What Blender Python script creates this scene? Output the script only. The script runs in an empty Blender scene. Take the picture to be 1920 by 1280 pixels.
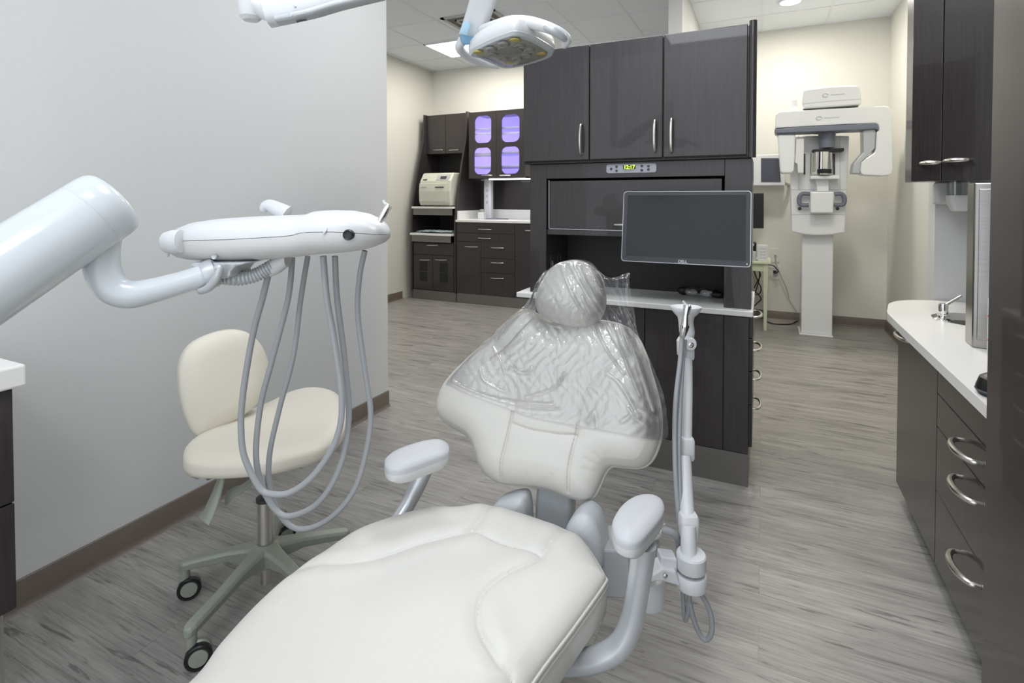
import bpy, bmesh, math, random
import numpy as np
from mathutils import Vector, Matrix
random.seed(4); rng = np.random.RandomState(7)
scn = bpy.context.scene
COL = scn.collection

# ------------------------------------------------------------------ camera
CAM_H = 1.35; FPX = 995.0; YAW = math.radians(25.3); PIT = math.radians(1.2); YPP = 393.0
FW = np.array([-math.sin(YAW)*math.cos(PIT), math.cos(YAW)*math.cos(PIT), -math.sin(PIT)])
RT = np.array([math.cos(YAW), math.sin(YAW), 0.0]); UP = np.cross(RT, FW)
CC = np.array([0, 0, CAM_H])
cam = bpy.data.cameras.new('camera'); cam_o = bpy.data.objects.new('camera', cam); COL.objects.link(cam_o)
cam_o.location = (0, 0, CAM_H); cam_o.rotation_euler = (math.pi/2 - PIT, 0, YAW)
cam.sensor_width = 36; cam.lens = 36*FPX/1920; cam.shift_y = -(640-YPP)/1920; cam.clip_start = .02
scn.camera = cam_o
# a measured pixel of the photo -> the point of a known real plane
def ray(x, y): return FW + RT*(x-960)/FPX - UP*(y-YPP)/FPX
def PZ(x, y, z=0): d = ray(x, y); return CC + d*(z-CAM_H)/d[2]
def PX(x, y, X): d = ray(x, y); return CC + d*X/d[0]
def PY(x, y, Y): d = ray(x, y); return CC + d*Y/d[1]
def PD(x, y, D): return CC + ray(x, y)*D
def PN(x, y, O, N):
    d = ray(x, y); return CC + d*(np.dot(np.array(O)-CC, N)/np.dot(d, N))

# ------------------------------------------------------------------ view, world, lamps
scn.view_settings.view_transform = 'Standard'; scn.view_settings.look = 'None'
scn.view_settings.gamma = 1; scn.view_settings.exposure = 0.32
W = bpy.data.worlds.new('world'); scn.world = W; W.use_nodes = True
W.node_tree.nodes['Background'].inputs[0].default_value = (.90, .95, 1, 1)
W.node_tree.nodes['Background'].inputs[1].default_value = 1.4
def area(name, loc, sx, sy, power, colr=(1, 1, 1), rot=(0, 0, 0), shape='RECTANGLE'):
    l = bpy.data.lights.new(name, 'AREA'); l.shape = shape; l.size = sx; l.size_y = sy; l.energy = power; l.color = colr
    o = bpy.data.objects.new(name, l); COL.objects.link(o); o.location = loc; o.rotation_euler = rot; return o
CEIL = 3.21
COOL = (.93, .96, 1); WARM = (1, .95, .85)
area('lamp_front_a', (-.35, .55, CEIL-.03), 1.2, .6, 20, COOL)
area('lamp_front_b', (-.9, 2.35, CEIL-.03), 1.2, .6, 23, COOL)
area('lamp_front_c', (-.4, -.9, CEIL-.03), 1.2, .6, 19, COOL)
area('lamp_steri_a', (-3.10, 5.69, CEIL-.03), 1.18, .58, 23, WARM)
area('lamp_steri_b', (-3.1, 3.7, CEIL-.03), 1.18, .58, 16, WARM)
area('lamp_bay', (.30, 3.75, CEIL-.03), .6, .6, 24, WARM)
area('lamp_downlight', (.218, 5.69, CEIL-.02), .17, .17, 20, WARM, shape='DISK')
area('lamp_strip', (-2.95, 6.05, 1.565), .75, .02, 1.6, (.85, .88, 1))

# ------------------------------------------------------------------ materials
MATS = {}
def mat(name, col, rough=.5, metal=0, spec=.5, trans=0, ior=1.45, emit=None, es=1, alpha=1, coat=0, sss=0):
    m = bpy.data.materials.new(name); m.use_nodes = True
    b = m.node_tree.nodes['Principled BSDF']; I = b.inputs
    I['Base Color'].default_value = (*col, 1); I['Roughness'].default_value = rough; I['Metallic'].default_value = metal
    I['Specular IOR Level'].default_value = spec; I['Transmission Weight'].default_value = trans; I['IOR'].default_value = ior
    I['Alpha'].default_value = alpha; I['Coat Weight'].default_value = coat
    if emit: I['Emission Color'].default_value = (*emit, 1); I['Emission Strength'].default_value = es
    MATS[name] = m; return m
def nd(m, t): return m.node_tree.nodes.new(t)
def noise_bump(m, scale, strength, dist=.002, coords=(1, 1, 1), detail=3, colvar=None, roughvar=None):
    nt = m.node_tree; L = nt.links; b = nt.nodes['Principled BSDF']
    tc = nd(m, 'ShaderNodeTexCoord'); mp = nd(m, 'ShaderNodeMapping'); mp.inputs['Scale'].default_value = coords
    n = nd(m, 'ShaderNodeTexNoise'); n.inputs['Scale'].default_value = scale; n.inputs['Detail'].default_value = detail
    L.new(tc.outputs['Object'], mp.inputs[0]); L.new(mp.outputs[0], n.inputs['Vector'])
    if strength:
        bu = nd(m, 'ShaderNodeBump'); bu.inputs['Strength'].default_value = strength; bu.inputs['Distance'].default_value = dist
        L.new(n.outputs['Fac'], bu.inputs['Height']); L.new(bu.outputs[0], b.inputs['Normal'])
    if colvar:
        cr = nd(m, 'ShaderNodeValToRGB'); cr.color_ramp.elements[0].position = .3; cr.color_ramp.elements[1].position = .7
        cr.color_ramp.elements[0].color = (*colvar[0], 1); cr.color_ramp.elements[1].color = (*colvar[1], 1)
        L.new(n.outputs['Fac'], cr.inputs[0]); L.new(cr.outputs[0], b.inputs['Base Color'])
    return n
def sc(c, k): return tuple(x*k for x in c)
def varied(name, col, rough, scale=6, amp=.04, bump=.05, coords=(1, 1, 1), dist=.001, **k):
    m = mat(name, col, rough, **k); noise_bump(m, scale, bump, dist, coords, 4, (sc(col, 1-amp), sc(col, 1+amp))); return m
M_wall = varied('paint_grey', (.615, .62, .62), .6, 60, .012, .08)
M_warm_cast = varied('wall_warm_cast', (.70, .695, .64), .65, 60, .012, .08)  # cream tone is warm lamp light put into the wall colour
M_ceil = varied('ceiling_tile', (.84, .875, .93), .9, 160, .03, .25)  # bluish cast of the mixed lighting put into the tile colour
M_grid = mat('ceiling_grid_paint', (.80, .82, .86), .5)
M_base = varied('baseboard_vinyl', (.145, .120, .100), .45, 20, .05, .03)
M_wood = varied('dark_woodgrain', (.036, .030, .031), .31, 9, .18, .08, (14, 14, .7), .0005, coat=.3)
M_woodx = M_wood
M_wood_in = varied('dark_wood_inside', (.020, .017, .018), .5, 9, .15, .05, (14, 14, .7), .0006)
M_kick = varied('brushed_kick_plate', (.20, .19, .18), .38, 12, .06, .05, (1, 1, 30), metal=.6)
M_top = varied('solid_surface_white', (.80, .79, .77), .28, 90, .02, .0)
M_steel = mat('brushed_nickel', (.72, .69, .65), .28, 1)
M_chrome = mat('chrome', (.8, .8, .8), .08, 1)
M_stain = varied('stainless_sheet', (.32, .31, .295), .22, 8, .05, .03, (1, 1, 40), metal=1)  # base colour darkened to stand for dark cabinets mirrored in the steel
M_white = varied('white_plastic', (.665, .675, .69), .32, 4, .01, 0)
M_white2 = varied('white_enamel', (.60, .635, .665), .24, 4, .01, 0, coat=.3)
M_offw = varied('offwhite_plastic', (.60, .60, .60), .4, 5, .015, 0)
M_xray = varied('xray_shell_white', (.80, .81, .82), .28, 4, .01, 0, coat=.25)
M_grey = varied('pale_grey_metal', (.50, .52, .54), .33, 5, .02, 0, metal=.25)
M_alu = varied('satin_aluminium', (.60, .62, .65), .30, 6, .02, .02, metal=.55)
M_alu2 = varied('pale_satin_plastic', (.56, .58, .60), .4, 6, .02, 0)
M_armrest = varied('armrest_pad', (.50, .51, .53), .45, 6, .01, 0)
M_hose = varied('grey_hose', (.33, .34, .355), .38, 9, .03, 0)
M_vinyl = varied('ivory_upholstery', (.625, .61, .575), .42, 240, .015, .14, dist=.0008)
M_vinyl2 = varied('cream_upholstery', (.72, .68, .59), .42, 240, .015, .14, dist=.0008)
M_thread = mat('stitch_thread', (.42, .40, .36), .7)
M_piping = mat('piping_vinyl', (.60, .585, .54), .4)
M_green = varied('greygreen_castmetal', (.31, .335, .285), .38, 8, .04, .02, metal=.15)
M_black = mat('black_plastic', (.012, .012, .013), .35)
M_dgrey = mat('dark_grey_plastic', (.055, .058, .062), .4)
M_screen = mat('screen_glass', (.014, .015, .018), .16, spec=.4)
M_bezel = mat('monitor_bezel', (.05, .055, .06), .45)
M_silver = mat('silver_edge', (.45, .46, .48), .3, metal=.6)
M_screen2 = mat('tablet_screen', (.055, .06, .08), .2)
M_slate = varied('slate_plastic', (.17, .185, .23), .4, 6, .03, 0)
M_blue = mat('blue_trim', (.20, .38, .55), .4)
M_lb = mat('light_blue_print', (.38, .58, .72), .5)
M_lens = varied('lens_cover', (.30, .29, .25), .18, 30, .12, 0)
M_led = mat('led_lens', (.24, .24, .225), .22)
M_yellow = mat('yellow_filter', (.45, .37, .10), .3)
M_auto = varied('autoclave_shell', (.60, .61, .52), .4, 6, .02, 0)
M_pouch = varied('pouch_paper', (.42, .52, .54), .35, 60, .25, .3)
M_pale = varied('pale_green_paint', (.60, .64, .47), .5, 8, .03, .02)
M_plate = mat('outlet_plastic', (.66, .66, .62), .4)
M_pink = mat('pink_label', (.75, .12, .28), .5)
M_display = mat('clock_display', (.03, .05, .01), .4)
M_digit = mat('clock_digits', (.6, .9, .05), .4, emit=(.62, .95, .05), es=1.6)
M_panelgrey = varied('control_panel_grey', (.46, .47, .52), .4, 6, .02, 0)
M_shelf = mat('glass_shelf', (.85, .85, .90), .3)
M_inner = mat('liner_painted_glow', (.50, .48, .62), .5, emit=(.36, .28, 1), es=1.0)  # violet light of the cabinet put into the liner as emission
M_led_strip = mat('led_strip', (1, 1, 1), .5, emit=(.86, .88, 1), es=5)
M_diff = mat('light_diffuser', (.9, .9, .9), .5, emit=(1, .98, .94), es=3)
M_ventd = mat('vent_shade', (.16, .16, .15), .7)
M_ventg = mat('vent_metal', (.50, .50, .48), .5)
M_glass = mat('pane_glass', (.75, .72, 1), .05, trans=1, ior=1.05)
M_tint = mat('clear_plastic', (.85, .86, .88), .12, trans=.7, ior=1.1)
M_mirror = mat('mirror_metal', (.8, .8, .78), .03, 1)

def floor_material():
    m = mat('wood_plank_floor', (.3, .3, .3), .38); nt = m.node_tree; L = nt.links; b = nt.nodes['Principled BSDF']
    tc = nd(m, 'ShaderNodeTexCoord')
    br = nd(m, 'ShaderNodeTexBrick'); br.inputs['Scale'].default_value = 1
    br.inputs['Brick Width'].default_value = 1.22; br.inputs['Row Height'].default_value = .152
    br.inputs['Mortar Size'].default_value = .0012; br.inputs['Mortar Smooth'].default_value = .2; br.inputs['Bias'].default_value = 0
    br.inputs['Color1'].default_value = (0, 0, 0, 1); br.inputs['Color2'].default_value = (1, 1, 1, 1); br.inputs['Mortar'].default_value = (.5, .5, .5, 1)
    br.offset = .37; L.new(tc.outputs['Object'], br.inputs['Vector'])
    sep = nd(m, 'ShaderNodeSeparateXYZ'); L.new(tc.outputs['Object'], sep.inputs[0])
    mul = nd(m, 'ShaderNodeMath'); mul.operation = 'MULTIPLY'; mul.inputs[1].default_value = 7.3; L.new(br.outputs['Color'], mul.inputs[0])
    comb = nd(m, 'ShaderNodeCombineXYZ'); L.new(sep.outputs[0], comb.inputs[0]); L.new(sep.outputs[1], comb.inputs[1]); L.new(mul.outputs[0], comb.inputs[2])
    def noise(scale, vec, detail=6, dist=0, rough=.6):
        mp = nd(m, 'ShaderNodeMapping'); mp.inputs['Scale'].default_value = vec; L.new(comb.outputs[0], mp.inputs[0])
        n = nd(m, 'ShaderNodeTexNoise'); n.inputs['Scale'].default_value = scale; n.inputs['Detail'].default_value = detail
        n.inputs['Roughness'].default_value = rough; n.inputs['Distortion'].default_value = dist; L.new(mp.outputs[0], n.inputs['Vector']); return n
    def ramp(src, stops):
        r = nd(m, 'ShaderNodeValToRGB'); e = r.color_ramp.elements
        e[0].position = stops[0][0]; e[0].color = (*[stops[0][1]]*3, 1); e[1].position = stops[-1][0]; e[1].color = (*[stops[-1][1]]*3, 1)
        for p, v in stops[1:-1]: q = e.new(p); q.color = (v, v, v, 1)
        L.new(src, r.inputs[0]); return r
    g1 = ramp(noise(2.2, (1.1, 7, 1), 8, .7).outputs['Fac'], [(.26, .50), (.44, .90), (.6, 1.06), (.75, 1.28)])
    g2 = ramp(noise(5, (1.0, 26, 1), 9, .3, .7).outputs['Fac'], [(.3, .55), (.48, .98), (.7, 1.17)])
    g3 = ramp(noise(3.1, (.9, 11, 1), 5, 1.6, .55).outputs['Fac'], [(.0, .35), (.33, .52), (.39, .97), (1, 1.02)])
    pl = ramp(br.outputs['Color'], [(0, .92), (1, 1.07)])
    mt = ramp(br.outputs['Fac'], [(0, 1.0), (1, .78)])
    base = nd(m, 'ShaderNodeRGB'); base.outputs[0].default_value = (.312, .300, .282, 1)
    cur = base.outputs[0]
    for s in (g1, g2, g3, pl, mt):
        mx = nd(m, 'ShaderNodeMix'); mx.data_type = 'RGBA'; mx.blend_type = 'MULTIPLY'; mx.inputs[0].default_value = 1; mx.clamp_result = False
        L.new(cur, mx.inputs[6]); L.new(s.outputs[0], mx.inputs[7]); cur = mx.outputs[2]
    L.new(cur, b.inputs['Base Color'])
    bu = nd(m, 'ShaderNodeBump'); bu.inputs['Strength'].default_value = .12; bu.inputs['Distance'].default_value = .002
    L.new(g2.outputs[0], bu.inputs['Height']); L.new(bu.outputs[0], b.inputs['Normal'])
    return m
M_floor = floor_material()

def film_material():
    m = bpy.data.materials.new('clear_film'); m.use_nodes = True; nt = m.node_tree; L = nt.links
    nt.nodes.remove(nt.nodes['Principled BSDF']); out = nt.nodes['Material Output']
    tr = nd(m, 'ShaderNodeBsdfTransparent'); tr.inputs[0].default_value = (1, 1, 1, 1)
    gl = nd(m, 'ShaderNodeBsdfGlossy'); gl.inputs['Roughness'].default_value = .055; gl.inputs[0].default_value = (1, 1, 1, 1)
    fr = nd(m, 'ShaderNodeFresnel'); fr.inputs['IOR'].default_value = 1.55
    mm = nd(m, 'ShaderNodeMath'); mm.operation = 'MULTIPLY_ADD'; mm.inputs[1].default_value = 1.0; mm.inputs[2].default_value = .02; mm.use_clamp = True
    mx = nd(m, 'ShaderNodeMixShader')
    tc = nd(m, 'ShaderNodeTexCoord'); mp = nd(m, 'ShaderNodeMapping'); mp.inputs['Rotation'].default_value = (0, .5, 0); mp.inputs['Scale'].default_value = (1.6, 1, .55)
    n = nd(m, 'ShaderNodeTexNoise'); n.inputs['Scale'].default_value = 9; n.inputs['Detail'].default_value = 3; n.inputs['Distortion'].default_value = 1.6
    n2 = nd(m, 'ShaderNodeTexVoronoi'); n2.inputs['Scale'].default_value = 26; n2.feature = 'DISTANCE_TO_EDGE'
    ad = nd(m, 'ShaderNodeMath'); ad.operation = 'MULTIPLY_ADD'; ad.inputs[1].default_value = .12
    bu = nd(m, 'ShaderNodeBump'); bu.inputs['Strength'].default_value = .42; bu.inputs['Distance'].default_value = .011
    L.new(tc.outputs['Object'], mp.inputs[0]); L.new(mp.outputs[0], n.inputs['Vector']); L.new(mp.outputs[0], n2.inputs['Vector'])
    L.new(n2.outputs['Distance'], ad.inputs[0]); L.new(n.outputs['Fac'], ad.inputs[2]); L.new(ad.outputs[0], bu.inputs['Height'])
    L.new(bu.outputs[0], gl.inputs['Normal']); L.new(bu.outputs[0], fr.inputs['Normal']); L.new(fr.outputs[0], mm.inputs[0])
    df = nd(m, 'ShaderNodeBsdfDiffuse'); df.inputs[0].default_value = (.9, .92, .97, 1); m2 = nd(m, 'ShaderNodeMixShader'); m2.inputs[0].default_value = .07
    L.new(tr.outputs[0], m2.inputs[1]); L.new(df.outputs[0], m2.inputs[2]); L.new(mm.outputs[0], mx.inputs[0]); L.new(m2.outputs[0], mx.inputs[1]); L.new(gl.outputs[0], mx.inputs[2]); L.new(mx.outputs[0], out.inputs[0])
    return m
M_film = film_material()

# ------------------------------------------------------------------ mesh helpers
ROOT = {}
def root_loc(p):
    while p.parent: p = p.parent
    return np.array(p.location)
def tag(o, label, cat, group=None):
    o['label'] = label; o['category'] = cat
    if group: o['group'] = group
    return o
def thing(name, label, cat, loc=(0, 0, 0), group=None):
    o = bpy.data.objects.new(name, None); COL.objects.link(o); o.location = tuple(float(v) for v in loc); o.empty_display_size = .05
    return tag(o, label, cat, group)
class Mb:
    def __init__(s): s.v = []; s.f = []
    def add(s, vs, fs):
        k = len(s.v); s.v += [tuple(float(c) for c in v) for v in vs]; s.f += [tuple(i+k for i in f) for f in fs]; return s
    def box(s, x0, x1, y0, y1, z0, z1):
        return s.hexa([(x0, y0, z0), (x1, y0, z0), (x1, y1, z0), (x0, y1, z0)], [(x0, y0, z1), (x1, y0, z1), (x1, y1, z1), (x0, y1, z1)])
    def hexa(s, a, b):
        n = len(a); return s.add(list(a)+list(b), [tuple(range(n))[::-1], tuple(range(n, 2*n))]+[(i, (i+1) % n, n+(i+1) % n, n+i) for i in range(n)])
    def prism(s, pts, vec):
        vec = np.array(vec); return s.hexa([np.array(p) for p in pts], [np.array(p)+vec for p in pts])
    def loft(s, rings, cap=True, close=False):
        n = len(rings[0]); vs = [p for r in rings for p in r]; fs = []
        R = len(rings)
        for k in range(R if close else R-1):
            for i in range(n):
                a = k*n; b = ((k+1) % R)*n; j = (i+1) % n
                fs.append((a+i, a+j, b+j, b+i))
        if cap and not close: fs += [tuple(range(n))[::-1], tuple(range((R-1)*n, R*n))]
        return s.add(vs, fs)
    def tube(s, pts, r, n=14, spline=6, cap=True, close=False, flat=None):
        P = [np.array(p, float) for p in pts]
        rr = list(r) if hasattr(r, '__len__') else [r]*len(P)
        if spline and len(P) > 2: P, rr = crom(P, rr, spline, close)
        rings = []; T0 = None
        N = len(P)
        for i, p in enumerate(P):
            t = (P[(i+1) % N]-P[i-1]) if close else (P[min(i+1, N-1)]-P[max(i-1, 0)])
            t = t/(np.linalg.norm(t)+1e-12)
            if T0 is None:
                a = np.array([0, 0, 1.]) if abs(t[2]) < .9 else np.array([1., 0, 0])
                u = np.cross(t, a); u /= np.linalg.norm(u)
            else:
                u = u-t*np.dot(u, t); u /= np.linalg.norm(u)
            T0 = t; w = np.cross(t, u)
            rings.append([p+rr[i]*(math.cos(q)*u+math.sin(q)*w*(flat or 1)) for q in [2*math.pi*k/n for k in range(n)]])
        return s.loft(rings, cap, close)
    def cyl(s, a, b, r, n=24, r2=None): return s.tube([a, b], [r, r if r2 is None else r2], n, 0)
    def lathe(s, prof, c, n=32, axis=(0, 0, 1)):
        ax = np.array(axis, float); ax /= np.linalg.norm(ax); h = np.array([1, 0, 0]) if abs(ax[0]) < .9 else np.array([0, 1, 0])
        u = np.cross(ax, h); u /= np.linalg.norm(u); w = np.cross(ax, u); c = np.array(c, float)
        return s.loft([[c+ax*z+r*(math.cos(2*math.pi*k/n)*u+math.sin(2*math.pi*k/n)*w) for k in range(n)] for r, z in prof])
    def ball(s, c, r, n=16):
        r = np.array(r if hasattr(r, '__len__') else [r]*3, float); c = np.array(c, float)
        rings = []
        for j in range(1, n):
            t = math.pi*j/n
            rings.append([c+r*np.array([math.sin(t)*math.cos(2*math.pi*k/24), math.sin(t)*math.sin(2*math.pi*k/24), -math.cos(t)]) for k in range(24)])
        return s.loft(rings)
def crom(P, rr, k, close=False):
    out = []; ro = []; n = len(P)
    for i in range(n if close else n-1):
        if close: p0, p1, p2, p3 = P[i-1], P[i], P[(i+1) % n], P[(i+2) % n]
        else: p0, p1, p2, p3 = P[max(i-1, 0)], P[i], P[i+1], P[min(i+2, n-1)]
        for q in range(k):
            t = q/k
            out.append(.5*((2*p1)+(-p0+p2)*t+(2*p0-5*p1+4*p2-p3)*t*t+(-p0+3*p1-3*p2+p3)*t**3))
            if rr is not None: ro.append(rr[i]*(1-t)+rr[(i+1) % n]*t)
    if not close: out.append(P[-1]); ro.append(rr[-1] if rr is not None else 0)
    return out, ro
def spl(P, k=8, close=False): return crom([np.array(p, float) for p in P], None if False else [0]*len(P), k, close)[0]
def obj(name, mb, material, parent=None, smooth=True, bevel=0, ang=.6, label=None, kind=None):
    me = bpy.data.meshes.new(name)
    off = root_loc(parent) if parent is not None else np.zeros(3)
    me.from_pydata([tuple(np.array(v)-off) for v in mb.v], [], mb.f)
    bm = bmesh.new(); bm.from_mesh(me); bmesh.ops.recalc_face_normals(bm, faces=bm.faces)
    if smooth and not bevel:
        for f in bm.faces: f.smooth = True
        for e in bm.edges:
            if len(e.link_faces) == 2 and e.calc_face_angle(0) > ang: e.smooth = False
    bm.to_mesh(me); bm.free()
    me.materials.append(material)
    o = bpy.data.objects.new(name, me); COL.objects.link(o)
    if parent is not None: o.parent = parent
    if bevel:
        md = o.modifiers.new('bevel', 'BEVEL'); md.width = bevel; md.segments = 2; md.limit_method = 'ANGLE'; md.angle_limit = .7
    if label: o['label'] = label
    if kind: o['kind'] = kind
    return o
def recenter(o):
    """put a top-level mesh's origin at its base"""
    me = o.data; co = np.array([v.co[:] for v in me.vertices]); c = (co.min(0)+co.max(0))/2; c[2] = co[:, 2].min()
    me.transform(Matrix.Translation(Vector(-c))); o.location = tuple(c); return o
def box(name, m, parent, x0, x1, y0, y1, z0, z1, bevel=.002, **k): return obj(name, Mb().box(x0, x1, y0, y1, z0, z1), m, parent, bevel=bevel, **k)
def single(name, mb, m, label, cat, group=None, **k):
    o = obj(name, mb, m, None, **k); recenter(o); return tag(o, label, cat, group)
def struct(name, mb, m, **k):
    return obj(name, mb, m, None, kind='structure', **k)
def rrect(w, h, r, n=6):
    P = []
    for cx, cy, a in ((w/2-r, h/2-r, 0), (-w/2+r, h/2-r, 90), (-w/2+r, -h/2+r, 180), (w/2-r, -h/2+r, 270)):
        for i in range(n+1):
            q = math.radians(a+90*i/n); P.append((cx+r*math.cos(q), cy+r*math.sin(q)))
    return P
def plane_pts(P2, O, U, V): O, U, V = map(lambda q: np.array(q, float), (O, U, V)); return [O+U*a+V*b for a, b in P2]
def sell(c, u, w, a, b, e=2.6, n=40):
    """superellipse ring"""
    R = []
    for k in range(n):
        t = 2*math.pi*k/n; ct, st = math.cos(t), math.sin(t)
        R.append(np.array(c)+np.array(u)*a*math.copysign(abs(ct)**(2/e), ct)+np.array(w)*b*math.copysign(abs(st)**(2/e), st))
    return R
def handle(parent, a, b, n, prot=.03, r=.0055, name='handle', m=None):
    a = np.array(a, float); b = np.array(b, float); n = np.array(n, float)
    pts = [a, a+n*prot*.55+(b-a)*.04, a+n*prot*.9+(b-a)*.25, a+n*prot+(b-a)*.5, a+n*prot*.9+(b-a)*.75, a+n*prot*.55+(b-a)*.96, b]
    return obj(name, Mb().tube(pts, [r*.8, r, r*1.15, r*1.2, r*1.15, r, r*.8], 10, 5), m or M_steel, parent)
def text(name, s, size, O, U, V, m, parent, ext=.0006, bold=0):
    cu = bpy.data.curves.new(name, 'FONT'); cu.body = s; cu.size = size; cu.extrude = ext; cu.align_x = 'CENTER'; cu.align_y = 'CENTER'; cu.offset = bold
    t = bpy.data.objects.new('t', cu); COL.objects.link(t); bpy.context.view_layer.update()
    me = bpy.data.meshes.new_from_object(t.evaluated_get(bpy.context.evaluated_depsgraph_get())); bpy.data.objects.remove(t)
    U = np.array(U, float); V = np.array(V, float); N = np.cross(U, V); off = root_loc(parent)
    for v in me.vertices: v.co = Vector(np.array(O)-off+U*v.co.x+V*v.co.y+N*v.co.z)
    me.materials.append(m); o = bpy.data.objects.new(name, me); COL.objects.link(o); o.parent = parent; return o
def seg_dist(P, L, closed=False):
    P = np.asarray(P); L = np.asarray(L); A = L if closed else L[:-1]; B = np.roll(L, -1, 0) if closed else L[1:]
    d = np.full(len(P), 1e9)
    for a, b in zip(A, B):
        ab = b-a; t = np.clip(((P-a)@ab)/(ab@ab+1e-12), 0, 1); d = np.minimum(d, np.linalg.norm(P-(a+t[:, None]*ab), axis=1))
    return d
class Pad:
    """an upholstered cushion: closed outline in a plane, domed front with stitched grooves, real thickness behind"""
    def __init__(s, outline, O, U, V, N, H, R, T, center=None, seams=(), dome=0, na=260, nr=70, gw=.006, gd=.006, extra=None, taper=.96):
        s.O, s.U, s.V, s.N = [np.array(q, float) for q in (O, U, V, N)]
        b = np.array(outline); s.dense = b
        c = np.array(center) if center is not None else b.mean(0)
        s.c, s.H, s.R, s.seams, s.dome, s.gw, s.gd, s.extra = c, H, R, seams, dome, gw, gd, extra
        # resample by arc length
        L = np.r_[0, np.cumsum(np.linalg.norm(np.roll(b, -1, 0)-b, axis=1))]; q = np.linspace(0, L[-1], na, endpoint=False)
        bb = np.vstack([b, b[:1]]); ring = np.c_[np.interp(q, L, bb[:, 0]), np.interp(q, L, bb[:, 1])]; s.ring = ring
        t = 1-(1-np.linspace(0, 1, nr+1)[1:])**1.5
        pts = np.vstack([c+(ring-c)*k for k in t]); h = s.height(pts)
        P3 = s.O+pts[:, :1]*s.U+pts[:, 1:]*s.V+h[:, None]*s.N
        h0 = s.height(c[None])[0]; v = [s.O+c[0]*s.U+c[1]*s.V+h0*s.N]+list(P3)
        f = [(0, 1+i, 1+(i+1) % na) for i in range(na)]
        for k in range(nr-1):
            a = 1+k*na; bq = a+na
            f += [(a+i, bq+i, bq+(i+1) % na, a+(i+1) % na) for i in range(na)]
        prof = [(1.004, -T*.12), (1.006, -T*.4), (1.0, -T*.75), (taper, -T*.95), (taper-.06, -T)]
        last = 1+(nr-1)*na
        for k, z in prof:
            rr = c+(ring-c)*k; st = len(v); v += list(s.O+rr[:, :1]*s.U+rr[:, 1:]*s.V+z*s.N)
            f += [(last+i, st+i, st+(i+1) % na, last+(i+1) % na) for i in range(na)]; last = st
        f.append(tuple(last+i for i in range(na))[::-1])
        s.mb = Mb(); s.mb.v = [tuple(map(float, p)) for p in v]; s.mb.f = f
    def height(s, pts):
        pts = np.asarray(pts, float); d = seg_dist(pts, s.dense, True)
        x = np.clip(d/s.R, 0, 1); h = s.H*np.sqrt(np.clip(1-(1-x)**2, 0, 1))
        rad = np.linalg.norm((pts-s.c), axis=1)/np.abs(s.dense-s.c).max(); h = h+s.dome*(1-rad**2)*x
        for L in s.seams:
            g = seg_dist(pts, L); h = h-s.gd*np.exp(-(g/s.gw)**2)*np.minimum(1, x*3)-s.gd*.6*np.exp(-(g/(s.gw*5))**2)*np.minimum(1, x*3)
        if s.extra: h = h+s.extra(pts)*np.minimum(1, x*3)
        return h
    def inside(s, pts):
        P = s.dense; x, y = pts[:, 0], pts[:, 1]; r = np.zeros(len(pts), bool); j = len(P)-1
        for i in range(len(P)):
            c = ((P[i, 1] > y) != (P[j, 1] > y)) & (x < (P[j, 0]-P[i, 0])*(y-P[i, 1])/(P[j, 1]-P[i, 1]+1e-12)+P[i, 0]); r ^= c; j = i
        return r
    def at(s, p, lift=0):
        p = np.asarray(p, float); h = s.height(p[None])[0]+lift; return s.O+p[0]*s.U+p[1]*s.V+h*s.N
def to_plane(px, O, U, V, N, k=8, close=True):
    out = []
    for x, y in px:
        q = PN(x, y, O, N)-np.array(O); out.append((q@np.array(U), q@np.array(V)))
    return np.array(spl([np.array(p) for p in out], k, close)) if k else np.array(out)
M_pane = bpy.data.materials.new('thin_pane'); M_pane.use_nodes = True
def _pane(m, k=.10, tint=(.95, .95, 1)):
    nt = m.node_tree; nt.nodes.remove(nt.nodes['Principled BSDF']); tr = nd(m, 'ShaderNodeBsdfTransparent'); tr.inputs[0].default_value = (*tint, 1)
    gl = nd(m, 'ShaderNodeBsdfGlossy'); gl.inputs['Roughness'].default_value = .04; mx = nd(m, 'ShaderNodeMixShader'); mx.inputs[0].default_value = k
    nt.links.new(tr.outputs[0], mx.inputs[1]); nt.links.new(gl.outputs[0], mx.inputs[2]); nt.links.new(mx.outputs[0], nt.nodes['Material Output'].inputs[0])
_pane(M_pane)
M_clear = bpy.data.materials.new('clear_shell'); M_clear.use_nodes = True; _pane(M_clear, .16, (.86, .88, .90))

# ================================================================== SETTING
XW, XE, YB = -4.40, 1.16, 6.58
struct('floor', Mb().box(-4.6, 1.4, -1.6, 6.8, -.06, 0), M_floor, smooth=False)
ceil = struct('ceiling', Mb().box(-4.6, 1.4, -1.6, 6.8, CEIL, CEIL+.08), M_ceil, smooth=False)
g = Mb()
for k in range(-1, 9):
    x = .588-.615*k
    if -4.4 < x < 1.16: g.box(x-.012, x+.012, -1.6, YB, CEIL-.005, CEIL)
for k in range(-1, 12):
    y = 6.0-.65*k
    if y < YB: g.box(XW, XE, y-.012, y+.012, CEIL-.0045, CEIL)
obj('grid_bars', g, M_grid, ceil, smooth=False)
struct('wall_left', Mb().box(-2.32, -2.2, -1.6, 2.763, 0, CEIL), M_wall, smooth=False)
struct('wall_far_left', Mb().box(-4.52, XW, -1.6, 6.7, 0, CEIL), M_warm_cast, smooth=False)
struct('wall_back', Mb().box(XW, XE, YB, 6.7, 0, CEIL), M_warm_cast, smooth=False)
struct('wall_right', Mb().box(XE, 1.28, -1.6, 6.7, 0, CEIL), M_warm_cast, smooth=False)
struct('wall_middle', Mb().box(-.75, -.635, 4.74, YB, 0, CEIL), M_wall, smooth=False)
struct('wall_sink', Mb().box(.79, XE, 3.35, 3.47, 0, CEIL), M_wall, smooth=False)
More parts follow.
